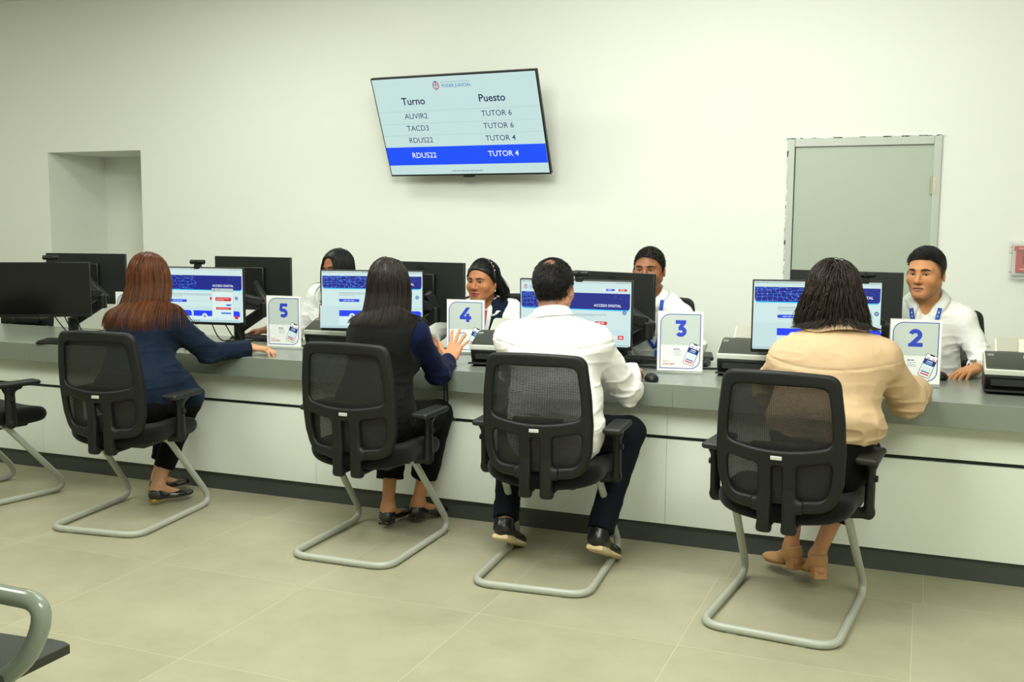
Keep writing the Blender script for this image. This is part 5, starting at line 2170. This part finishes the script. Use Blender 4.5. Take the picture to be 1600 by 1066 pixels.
        for j in range(n):
            m_ = int((np.abs(np.diff(path[:, j], axis=0)).sum(1) > 1e-7).sum()) + 1
            if m_ < 2:
                continue
            pp = path[:m_, j]
            rr = rad * (0.75 + 0.5 * r.random()) * np.minimum(1, np.linspace(1.0, 0.0, m_) * 2.2 + 0.10)
            t = nrm(np.gradient(pp, axis=0) + 1e-9)
            ref = np.array([0.3, 0.2, 0.93])
            a = nrm(np.cross(t, ref))
            b = np.cross(t, a)
            th = np.arange(sides) * 2 * math.pi / sides
            ring = pp[:, None] + rr[:, None, None] * (np.cos(th)[None, :, None] * a[:, None] + np.sin(th)[None, :, None] * b[:, None])
            V.append(ring.reshape(-1, 3))
            i0 = np.arange(m_ - 1)[:, None] * sides + np.arange(sides)[None]
            i1 = np.arange(m_ - 1)[:, None] * sides + (np.arange(sides)[None] + 1) % sides
            F.append(np.stack([i0, i1, i1 + sides, i0 + sides], -1).reshape(-1, 4) + base)
            C.append(np.tile(cc * (1 + var * r.normal()), (m_ * sides, 1)).clip(0.0004, 1))
            base += m_ * sides
        # scalp cover of the same colour
        cs = SDF()
        s.cap(cs, cap_thick, cap_shift, cap_noise)
        cv, cf = cs.mesh(cap_h)
        V.append(cv)
        F.append(cf + base)
        C.append(np.tile(cc, (len(cv), 1)) * 0.9)
        return qmesh(name, np.concatenate(V), np.concatenate(F), m, s.obj, cols=np.concatenate(C), origin=s.origin)


hair_m = mat('hair', attr=True, rough=0.42, spec=0.28, var=0.2, vscale=60)
navy = mat('navy_cloth', (17, 30, 48), 0.85, spec=0.15, bump=0.2, bscale=600, sheen=0.03)
navy2 = mat('navy_knit', (13, 20, 52), 0.9, spec=0.1, bump=0.2, bscale=500, sheen=0.03)
black_cloth = mat('black_cloth', (11, 11, 12), 0.9, spec=0.12, bump=0.2, bscale=500, sheen=0.01)
vest_m = mat('vest_black', (13, 12, 11), 0.85, spec=0.15, bump=0.2, bscale=500, sheen=0.02)
white_shirt = mat('white_shirt', (236, 236, 232), 0.8, spec=0.2, bump=0.12, bscale=700)
beige = mat('beige_shirt', (198, 169, 134), 0.8, spec=0.2, bump=0.15, bscale=600)
denim = mat('dark_denim', (13, 17, 26), 0.85, spec=0.15, bump=0.2, bscale=500)
patent = mat('patent_black', (14, 14, 15), 0.12, spec=0.6, coat=0.6)
leather = mat('black_leather', (18, 18, 18), 0.28, spec=0.5)
cream = mat('cream_sole', (206, 184, 142), 0.6)
tan_s = mat('tan_suede', (186, 140, 92), 0.7)
gold = mat('gold_heel', (200, 170, 90), 0.25, metal=0.9)
blue_l = mat('lanyard_blue', (34, 78, 190), 0.6)
FLAT = {'f': (0, 1, -0.12), 'n': (0, 0.1, 1)}
PI = math.pi

# ---- client 1: auburn hair, navy blazer
p = Person(hip=(-3.57, 3.93, 0.565), N=(-3.625, 4.09, 1.01), Hc=(-3.615, 4.135, 1.170), yaw=-0.10, syaw=-0.08, hyaw=-0.22, hpitch=-0.05, sw=0.150, tw=1.0, td=1.0, female=True,
           el_r=(-3.375, 4.275, 0.775), wr_r=(-3.262, 4.47, 0.792), el_l=(-3.87, 4.25, 0.775), wr_l=(-3.78, 4.47, 0.792),
           kn_r=(-3.50, 4.255, 0.535), kn_l=(-3.68, 4.34, 0.535), an_r=(-3.600, 4.125, 0.105), an_l=(-3.735, 4.285, 0.105),
           hand_r=dict(f=(0.93, 0.36, -0.10), n=(0, 0.0, 1), curl=(0.46, 0.50, 0.54, 0.58), s=0.93, thumb=0.5), hand_l=dict(f=(0.4, 1, -0.12), n=(0, 0, 1), s=0.9),
           foot={1: (-0.50, 0.0), -1: (-0.3, 0.0)}, ears=False, hs=0.98, sh_r=(-3.462, 4.085, 0.955), sh_l=(-3.785, 4.10, 0.930))
p.body((196, 146, 112), 0.004, 'woman seated at the far station, long auburn hair and navy blazer')
p.trousers(black_cloth, (0.80, 0.80), 0.012, (0.052, 0.052))


def blazer(sd, p=p):
    sd.ell(p.hip + p.U * 0.06 + p.F * 0.0, (0.205, 0.155, 0.13), p.TM, 0.05)
    sd.cone(p.hip + p.R * 0.12 + p.U * 0.14 + p.F * 0.08, (-3.375, 4.13, 0.575), 0.085, 0.062, 0.05)
    sd.cone(p.hip - p.R * 0.12 + p.U * 0.14 + p.F * 0.08, (-3.72, 4.15, 0.575), 0.085, 0.055, 0.05)


p.shirt('blazer', navy, 0.020, ((0, 0.10, -1), -(0.520 - 0.10 * 4.0) + 0.0), (0.97, 0.95), (0.064, 0.056, 0.043), 1.10, 0.0055, 0.0055, blazer)
for k in (1, -1):
    p.shoe(k, patent, gold, 'flat', 0.23)
p.strands('hair', hair_m, 3400, 0.52, 5, (84, 44, 17), zcut=(0.905, 0.14), conv=-0.05, hug=0.13, part=0.02, colliders=(p.sd_skull, p.sd_shirt), rad=0.0014, off=(0.002, 0.011), grav=0.34, back=0.55, side=0.75,
          stiff=0.72, var=0.30, cap_thick=0.005, sides=4, lenvar=0.10)
MB().tube([p.wr[1] - p.origin + 0.029 * np.array((0, math.cos(a), math.sin(a))) + np.array((0.012, 0, 0)) for a in np.linspace(0, 2 * PI, 20)], 0.0018, 6).build(
    'bracelet', mat('gold_thin', (220, 190, 140), 0.25, metal=0.9), p.obj, smooth=True)

# ---- client 2: black vest over navy sleeves
p = Person(hip=(-2.262, 3.985, 0.565), N=(-2.235, 4.075, 1.015), Hc=(-2.250, 4.125, 1.170), yaw=-0.02, syaw=-0.02, hyaw=-0.10, hpitch=-0.03, sw=0.140, sh_r=(-2.092, 4.07, 0.955), sh_l=(-2.368, 4.075, 0.945), tw=0.95, td=0.95, female=True,
           el_r=(-2.080, 4.275, 0.745), wr_r=(-2.125, 4.495, 0.785), el_l=(-2.46, 4.26, 0.775), wr_l=(-2.36, 4.47, 0.792),
           kn_r=(-2.13, 4.37, 0.535), kn_l=(-2.36, 4.37, 0.535), an_r=(-2.232, 4.37, 0.105), an_l=(-2.325, 4.235, 0.105),
           hand_r=dict(f=(0.12, 0.62, 0.78), n=(0.25, -0.85, 0.55), curl=(0.10, 0.08, 0.12, 0.12), s=0.95, spread=0.20, thumb=0.9, tdown=0.1),
           hand_l=dict(f=(0.3, 1, -0.12), n=(0, 0, 1), s=0.9), foot={1: (-0.45, 0.0), -1: (-0.05, 0.0)}, ears=False, hs=0.97)
p.body((186, 132, 92), 0.004, 'woman seated in black vest over navy sleeves, right hand raised')
p.trousers(black_cloth, (0.72, 0.72), 0.014, (0.066, 0.066))
p.shirt('sleeves', navy2, 0.008, ((0, 0, -1), -0.70), (0.90, 0.95), (0.056, 0.052, 0.040), 1.0, 0.0055, 0.005)


def vest(sd, p=p):
    sd.ell(p.hip + p.U * 0.05, (0.190, 0.145, 0.15), p.TM, 0.05)
    for k in (1, -1):
        d = p.tr * k
        sd.ell(p.sh[k] + d * 0.045 - p.U * 0.03, (0.045, 0.075, 0.10), p.TM, 0.01, 's')


p.shirt('vest', vest_m, 0.021, ((0, 0, -1), -0.50), waist=1.08, h=0.0055, fold=0.004, extra=vest, arms=False)
for k in (1, -1):
    p.shoe(k, patent, patent, 'flat', 0.24)
p.strands('hair', hair_m, 3400, 0.45, 9, (29, 22, 18), zcut=(0.988, 0.06), conv=-0.015, hug=0.12, part=0.0, colliders=(p.sd_skull, p.sd_shirt), rad=0.0014, off=(0.002, 0.010), grav=0.36, back=0.6, side=0.7, stiff=0.72, var=0.3, cap_thick=0.005, sides=4, lenvar=0.10)

# ---- client 3: man in white shirt
p = Person(hip=(-1.390, 3.985, 0.57), N=(-1.440, 4.06, 1.025), Hc=(-1.455, 4.110, 1.178), yaw=-0.02, syaw=0.0, hyaw=-0.08, hpitch=-0.08, sw=0.180, sh_r=(-1.258, 4.055, 0.955), sh_l=(-1.622, 4.055, 0.955), tw=1.16, td=1.08, arm_s=1.08,
           el_r=(-1.160, 4.235, 0.735), wr_r=(-1.205, 4.455, 0.792), el_l=(-1.69, 4.25, 0.77), wr_l=(-1.55, 4.45, 0.792),
           kn_r=(-1.165, 4.29, 0.545), kn_l=(-1.72, 4.33, 0.545), an_r=(-1.205, 4.025, 0.175), an_l=(-1.634, 4.030, 0.170),
           hand_r=dict(f=(-0.05, 1, -0.16), n=(0, 0.1, 1), curl=(0.28, 0.3, 0.32, 0.36)), hand_l=dict(f=(0.3, 1, -0.12), n=(0, 0, 1)),
           foot={1: (-0.08, -0.42), -1: (0.02, -0.40)}, hs=1.0, neck_r=0.058)
p.body((190, 136, 104), 0.004, 'man seated from behind in white shirt with thinning dark hair', fade=0.75, hairline=lambda x, y: np.interp(y, [-0.115, -0.06, -0.025, 0.0, 0.03, 0.06], [-0.085, -0.075, -0.04, -0.005, 0.03, 0.06]))
p.trousers(denim, (1.0, 1.0), 0.012, (0.056, 0.056))


def tail(sd, p=p):
    sd.ell(p.hip + p.U * 0.02 - p.F * 0.01, (0.205, 0.152, 0.17), p.TM, 0.05)


p.shirt('shirt', white_shirt, 0.020, ((0, -0.12, -1), -(0.455 + 0.12 * 3.95)), (0.96, 0.95), (0.065, 0.055, 0.042), 1.12, 0.0045, 0.0055, tail, yoke=0.93)
p.collar(white_shirt, 0.070, 0.066, 0.046, 0.044, 0.5, flare=0.012)
for k in (1, -1):
    p.shoe(k, leather, cream, 'man', 0.275)


def bald(q, r):
    d = np.sqrt(((q[:, 0] - 0.0) / 0.029) ** 2 + ((q[:, 1] + 0.055) / 0.030) ** 2)
    return (q[:, 2] < 0.06) | (d > 1.0 + 0.25 * r.normal(size=len(q)))


def swirl_back(q, r):
    return np.stack([q[:, 0] * 4 + 0.35 * r.normal(size=len(q)), -0.5 - q[:, 2] * 3 + 0.3 * r.normal(size=len(q)), -0.9 + q[:, 2] * 5], 1)


p.strands('hair', hair_m, 5200, 0.020, 3, (17, 15, 15), colliders=(p.sd_body,), rad=0.0011, step=0.0055, off=(0.002, 0.008), grav=0.0, lift=0.09, keep=True, stiff=0.9, accept=bald, swirl=swirl_back,
          var=0.3, cap_thick=-0.020, sides=4, lenvar=0.25)

# ---- client 4: beige shirt, wavy bob
p = Person(hip=(-0.335, 3.885, 0.565), N=(-0.300, 4.005, 1.030), Hc=(-0.318, 4.065, 1.182), yaw=0.02, syaw=-0.04, hyaw=0.10, hpitch=-0.06, sw=0.160, sh_r=(-0.140, 4.00, 0.955), sh_l=(-0.468, 4.01, 0.935), tw=1.16, pw=0.96, td=1.02, female=True,
           el_r=(-0.040, 4.185, 0.780), wr_r=(-0.004, 4.435, 0.795), el_l=(-0.55, 4.20, 0.79), wr_l=(-0.45, 4.42, 0.795),
           kn_r=(-0.20, 4.30, 0.535), kn_l=(-0.44, 4.32, 0.535), an_r=(-0.345, 4.165, 0.135), an_l=(-0.455, 4.235, 0.135),
           hand_r=dict(f=(0.22, 1, -0.16), n=(0.05, 0.1, 1), curl=(0.62, 0.66, 0.7, 0.75), s=0.95), hand_l=dict(f=(0.3, 1, -0.12), n=(0, 0, 1), s=0.9),
           foot={1: (0.45, -0.08), -1: (0.78, -0.10)}, ears=False, hs=1.0)
p.body((192, 138, 102), 0.004, 'woman seated from behind in beige shirt with wavy brown bob')
p.trousers(black_cloth, (0.66, 0.66), 0.014, (0.058, 0.058))


def blouse(sd, p=p):
    sd.ell(p.hip + p.U * 0.17 - p.F * 0.01 + p.R * 0.02, (0.205, 0.155, 0.085), p.TM, 0.04)


p.shirt('shirt', beige, 0.024, ((-0.08, 0, -1), -(0.668 + 0.08 * -0.33)), (0.80, 0.9), (0.070, 0.068, 0.062), 1.12, 0.0045, 0.0058, blouse, yoke=0.925)
p.collar(beige, 0.066, 0.064, 0.034, 0.056, 0.9, flare=0.035)
for k in (1, -1):
    p.shoe(k, tan_s, tan_s, 'heel', 0.225)
p.strands('hair', hair_m, 3600, 0.40, 12, (38, 29, 22), zcut=(1.058, 0.03), conv=-0.11, part=0.01, colliders=(p.sd_skull, p.sd_shirt), rad=0.0015, step=0.010, off=(0.004, 0.026), grav=0.34, back=0.5, side=0.8, stiff=0.74,
          wave=0.16, curl_end=0.22, sides=4, var=0.32, cap_thick=0.008, lenvar=0.10)

# ---- clerk 2: man in white shirt with lanyard
p = Person(hip=(0.03, 5.60, 0.60), N=(0.018, 5.440, 1.080), Hc=(0.006, 5.375, 1.222), yaw=PI - 0.10, syaw=PI - 0.08, hyaw=PI - 0.38, hpitch=-0.03, sw=0.160, tw=1.02, td=1.02, arm_s=1.06, sh_l=(0.172, 5.44, 0.998), sh_r=(-0.145, 5.42, 1.005), face=True,
           el_l=(0.290, 5.42, 0.800), wr_l=(0.240, 5.215, 0.792), el_r=(-0.24, 5.36, 0.80), wr_r=(-0.02, 5.215, 0.792),
           kn_r=(-0.12, 5.24, 0.56), kn_l=(0.20, 5.24, 0.56), an_r=(-0.12, 5.30, 0.10), an_l=(0.20, 5.30, 0.10),
           hand_l=dict(f=(-0.55, -0.80, -0.16), n=(0, 0, 1), curl=(0.30, 0.28, 0.30, 0.34), spread=0.09, thumb=0.7), hand_r=dict(f=(0.75, -0.62, -0.1), n=(0, 0, 1)),
           hs=1.03, neck_r=0.060, fw=0.98, brow_t=1.25, eye_open=0.0042)
fade2 = lambda x, y: np.interp(y, [-0.115, -0.06, -0.025, 0.0, 0.03, 0.06], [-0.075, -0.065, -0.035, -0.012, 0.025, 0.072])
p.body((194, 136, 92), 0.0026, 'clerk with short black hair, white shirt and blue lanyard behind sign 2', lip=(170, 104, 92), stubble=0.25, fade=0.9, hairline=fade2, gaze=(-0.1, 1, -0.12))
p.trousers(denim, (0.9, 0.9), h=0.008)
p.shirt('shirt', white_shirt, 0.014, ((0, 0, -1), -0.62), (0.88, 0.95), (0.057, 0.054, 0.044), 1.05, 0.0045, 0.0055, vneck=0.075)
p.collar(white_shirt, 0.070, 0.067, 0.036, 0.038, 1.05, front=0.030, flare=0.022)
p.ribbon('placket', p.sd_shirt, [(0, -0.06), (0, -0.15), (0, -0.25), (0, -0.34)], 0.030, white_shirt, 0.0025)
for z in (-0.10, -0.19, -0.28):
    b = p.march(p.sd_shirt, [(0.0, z)], lift=0.005)[0] - p.origin
    MB().tube([b, b + p.tf * 0.002], 0.0055, 10).build('button', mat('button_white', (225, 225, 220), 0.3), p.obj)
for k in (1, -1):
    rb = p.ribbon('lanyard', p.sd_shirt, [(0.064 * k, 0.0), (0.054 * k, -0.05), (0.034 * k, -0.13), (0.006 * k, -0.245)], 0.019, blue_l, 0.006)
    pr = []
    for i in range(7):
        t0 = 0.12 + 0.12 * i
        c = spline([(0.064 * k, 0.0, 0), (0.054 * k, -0.05, 0), (0.034 * k, -0.13, 0), (0.006 * k, -0.245, 0)], 20)
        a, b2 = c[int(t0 * 58)], c[int((t0 + 0.05) * 58)]
        q = p.march(p.sd_shirt, [(a[0] - 0.0022, a[1]), (a[0] + 0.0022, a[1]), (b2[0] + 0.0022, b2[1]), (b2[0] - 0.0022, b2[1])], lift=0.0078) - p.origin
        pr += list(q)
    mk('lanyard_print', pr, [(4 * i, 4 * i + 1, 4 * i + 2, 4 * i + 3) for i in range(7)], mat('print_white', (215, 225, 240), 0.6), rb)
fw = nrm(p.wr[-1] - p.el[-1])
wc = p.wr[-1] - fw * 0.018 - p.origin
sd_ = nrm(np.cross(fw, Z3))
up_ = np.cross(sd_, fw)
MB().tube([wc + 0.036 * (math.cos(a) * sd_ + 0.85 * math.sin(a) * up_) for a in np.linspace(0, 2 * PI, 24)], 0.007, 8).build('watch_strap', mat('watch_black', (24, 24, 24), 0.4), p.obj, smooth=True)
MB().tube([wc + 0.80 * 0.036 * up_ + sd_ * 0.01, wc + 0.040 * up_ + sd_ * 0.012], 0.019, 18).build('watch_case', mat('watch_silver', (190, 196, 190), 0.2, metal=0.8), p.obj, bevel=0.002)


def top_only(q, r):
    return q[:, 2] > np.interp(q[:, 1], [-0.11, -0.05, 0.0, 0.05, 0.09], [-0.02, 0.0, 0.026, 0.058, 0.072])


def comb_side(q, r):
    return np.stack([0.9 + 0.2 * r.normal(size=len(q)), -0.25 + 0.2 * r.normal(size=len(q)), 0.1 * r.normal(size=len(q))], 1)


p.strands('hair', hair_m, 3600, 0.024, 4, (22, 20, 19), colliders=(p.sd_body,), rad=0.0012, step=0.006, off=(0.003, 0.010), grav=0.0, lift=0.22, keep=True, stiff=0.9, accept=top_only, swirl=comb_side,
          var=0.25, cap_thick=0.002, cap_shift=0.026, maxlen_fn=lambda q: np.clip((q[:, 2] - 0.005) / 0.07, 0.22, 1.0), sides=4, lenvar=0.2, cap_h=0.003, cap_noise=0.001)

# ---- clerk 3: smiling man half hidden by his monitor
p = Person(hip=(-1.36, 5.78, 0.60), N=(-1.412, 5.62, 1.045), Hc=(-1.412, 5.56, 1.203), yaw=PI + 0.15, syaw=PI + 0.10, hyaw=PI - 0.02, hpitch=-0.02, sw=0.190, sh_l=(-1.248, 5.61, 0.945), sh_r=(-1.585, 5.62, 0.950), tw=1.02, td=1.02, arm_s=1.04, face=True,
           el_l=(-1.13, 5.47, 0.80), wr_l=(-1.15, 5.235, 0.792), el_r=(-1.68, 5.50, 0.80), wr_r=(-1.62, 5.27, 0.792),
           kn_r=(-1.50, 5.38, 0.56), kn_l=(-1.22, 5.36, 0.56), an_r=(-1.5, 5.32, 0.10), an_l=(-1.2, 5.32, 0.10),
           hand_l=dict(f=(-0.5, -0.8, -0.14), n=(0, 0, 1)), hand_r=dict(f=(0.5, -0.8, -0.14), n=(0, 0, 1)), hs=1.02, neck_r=0.058, eye_open=0.0036)
fade3 = lambda x, y: np.interp(y, [-0.115, -0.06, -0.025, 0.0, 0.03, 0.06], [-0.08, -0.07, -0.03, 0.0, 0.03, 0.06])
p.body((152, 100, 68), 0.0028, 'smiling clerk in white shirt and blue lanyard half hidden by a monitor', lip=(140, 84, 72), stubble=0.35, fade=0.85, hairline=fade3, gaze=(0, 1, -0.1))
p.trousers(denim, (0.9, 0.9), h=0.008)
p.shirt('shirt', white_shirt, 0.018, ((0, 0, -1), -0.62), (0.92, 0.95), (0.066, 0.058, 0.046), 1.05, 0.005, 0.0045)
p.collar(white_shirt, 0.070, 0.066, 0.042, 0.044, 0.7, front=0.02)
for k in (1, -1):
    p.ribbon('lanyard', p.sd_shirt, [(0.074 * k, 0.008), (0.062 * k, -0.05), (0.040 * k, -0.16), (0.004 * k, -0.25)], 0.019, blue_l, 0.008)
bdg = p.march(p.sd_shirt, [(-0.02, -0.285)], lift=0.006)[0] - p.origin
MB().box(bdg, (0.06, 0.004, 0.085)).build('id_badge', mat('badge_blue', (44, 96, 200), 0.4), p.obj, bevel=0.002)
MB().box(bdg - np.array((0, 0.0028, -0.030)), (0.056, 0.001, 0.02)).build('badge_band', mat('print_white', (215, 225, 240), 0.6), p.obj.children[-1])
p.strands('hair', hair_m, 3600, 0.009, 6, (26, 23, 21), colliders=(p.sd_body,), rad=0.0011, step=0.004, off=(0.002, 0.008), grav=0.0, lift=0.5, keep=True, stiff=0.9,
          swirl=lambda q, r: np.stack([0.3 * r.normal(size=len(q)), 0.4 + 0.3 * r.normal(size=len(q)), 0.3 * r.normal(size=len(q))], 1), var=0.25, cap_thick=0.003, cap_shift=0.006, sides=4, lenvar=0.2, cap_h=0.003, cap_noise=0.001, shift=0.004)

# ---- clerk 4: woman with a headband
p = Person(hip=(-2.325, 5.63, 0.60), N=(-2.350, 5.445, 0.972), Hc=(-2.336, 5.385, 1.120), yaw=PI + 0.05, syaw=PI + 0.06, hyaw=PI - 0.15, hpitch=0.0, sw=0.150, tw=1.02, td=1.0, female=True, face=True,
           el_l=(-2.12, 5.40, 0.795), wr_l=(-2.24, 5.18, 0.792), el_r=(-2.64, 5.36, 0.80), wr_r=(-2.53, 5.12, 0.792),
           kn_r=(-2.48, 5.25, 0.56), kn_l=(-2.24, 5.25, 0.56), an_r=(-2.48, 5.32, 0.10), an_l=(-2.24, 5.32, 0.10),
           hand_l=dict(f=(-0.4, -0.8, -0.14), n=(0, 0, 1), s=0.92), hand_r=dict(f=(0.5, -0.8, -0.12), n=(0, 0, 1), s=0.92), hs=1.0, fw=1.04, nose=1.12, neck_r=0.056)
p.body((172, 114, 74), 0.0026, 'clerk with black headband and navy vest over white blouse behind sign 4', lip=(176, 62, 92), gaze=(0.0, 1, 0.02))
p.trousers(denim, (0.9, 0.9), h=0.008)
p.shirt('blouse', white_shirt, 0.010, ((0, 0, -1), -0.62), (0.92, 0.95), (0.060, 0.054, 0.044), 1.0, 0.005, 0.0045)


def vest4(sd, p=p):
    for k in (1, -1):
        sd.ell(p.sh[k] + p.tr * k * 0.045 - p.U * 0.03, (0.050, 0.08, 0.11), p.TM, 0.01, 's')
    sd.cone(p.N + p.tf * 0.10 + p.U * 0.03, p.N + p.tf * 0.13 - p.U * 0.16, 0.085, 0.012, 0.01, 's')


blouse4 = p.sd_shirt
p.shirt('vest', navy, 0.020, ((0, 0, -1), -0.62), arms=False, h=0.005, fold=0.003, extra=vest4)
p.collar(white_shirt, 0.068, 0.064, 0.036, 0.046, 1.0, front=0.03, flare=0.03)
p.ribbon('neck_scarf', blouse4, [(-0.03, 0.02), (-0.02, -0.03), (0.0, -0.08)], 0.03, mat('scarf_red', (176, 60, 78), 0.7), 0.006)
p.strands('hair', hair_m, 1800, 0.40, 15, (16, 14, 14), zcut=(0.975, 0.05), part=0.0, sides=4, colliders=(p.sd_skull, p.sd_shirt), rad=0.0014, step=0.011, off=(0.002, 0.014), grav=0.24, back=1.2, side=0.10, stiff=0.80, var=0.3,
          cap_thick=0.006, lenvar=0.12, shift=0.004, extra_force=lambda q, t: np.tile(-p.HM[1] * (0.30 if t < 0.25 else 0.0), (len(q), 1)))
hb = [p.H((0.0845 * math.cos(a), 0.012 - 0.012 * math.sin(a), 0.030 + 0.099 * math.sin(a))) - p.origin for a in np.linspace(-0.25, PI + 0.25, 30)]
hbo = MB().tube(hb, 0.0075, 8).build('headband', mat('headband_black', (18, 18, 19), 0.6), p.obj, smooth=True)
st = MB()
for i, a in enumerate(np.linspace(0.35, PI - 0.35, 11)):
    c0 = p.H((0.092 * math.cos(a), 0.016 - 0.012 * math.sin(a), 0.030 + 0.1065 * math.sin(a))) - p.origin
    dd = nrm(p.HM[1] + 0.5 * (p.HM[0] * -math.sin(a) + p.HM[2] * math.cos(a)))
    st.tube([c0 - dd * 0.006, c0 + dd * 0.006], 0.0017, 6)
st.build('headband_stitch', mat('stitch_white', (230, 230, 226), 0.6), hbo)
for k in (1, -1):
    c0 = p.H((0.083 * k, 0.0, -0.048)) - p.origin
    MB().tube([c0 + np.array((0, 0, 0.006)), c0 - np.array((0, 0, 0.006))], 0.0035, 8).build('earring', mat('earring_silver', (220, 220, 215), 0.2, metal=0.8), p.obj)

# ---- clerk 5: long black hair, behind the second monitor
p = Person(hip=(-3.38, 5.66, 0.60), N=(-3.345, 5.455, 1.005), Hc=(-3.290, 5.385, 1.170), yaw=PI - 0.15, syaw=PI - 0.18, hyaw=PI - 0.22, hpitch=-0.10, hroll=-0.08, sw=0.150, tw=1.0, td=1.0, female=True, face=True,
           el_r=(-3.60, 5.43, 0.800), wr_r=(-3.715, 5.245, 0.795), el_l=(-3.12, 5.40, 0.80), wr_l=(-3.22, 5.20, 0.792),
           kn_r=(-3.52, 5.27, 0.56), kn_l=(-3.28, 5.25, 0.56), an_r=(-3.52, 5.32, 0.10), an_l=(-3.28, 5.32, 0.10),
           hand_r=dict(f=(-0.85, -0.45, -0.12), n=(0, 0, 1), s=0.92), hand_l=dict(f=(-0.4, -0.8, -0.14), n=(0, 0, 1), s=0.92), ears=False, hs=1.0)
p.body((146, 94, 62), 0.0028, 'clerk with long straight black hair and white blouse behind a lit monitor', lip=(150, 74, 72), gaze=(0, 1, -0.25))
p.trousers(denim, (0.9, 0.9), h=0.008)
p.shirt('blouse', white_shirt, 0.018, ((0, 0, -1), -0.62), (0.93, 0.95), (0.062, 0.058, 0.046), 1.05, 0.005, 0.0055)
p.collar(white_shirt, 0.067, 0.063, 0.034, 0.044, 0.9, front=0.02)
p.ribbon('lanyard', p.sd_shirt, [(0.055, -0.02), (0.048, -0.08), (0.030, -0.20)], 0.016, mat('lanyard_red', (190, 44, 54), 0.6), 0.006)
p.strands('hair', hair_m, 1900, 0.50, 21, (14, 12, 12), zcut=(0.93, 0.12), conv=0.05, part=0.0, sides=4, colliders=(p.sd_skull, p.sd_shirt), rad=0.0014, off=(0.002, 0.010), grav=0.36, back=0.25, side=1.0, stiff=0.74, var=0.25, cap_thick=0.007, lenvar=0.10, shift=0.010, cap_shift=0.012)
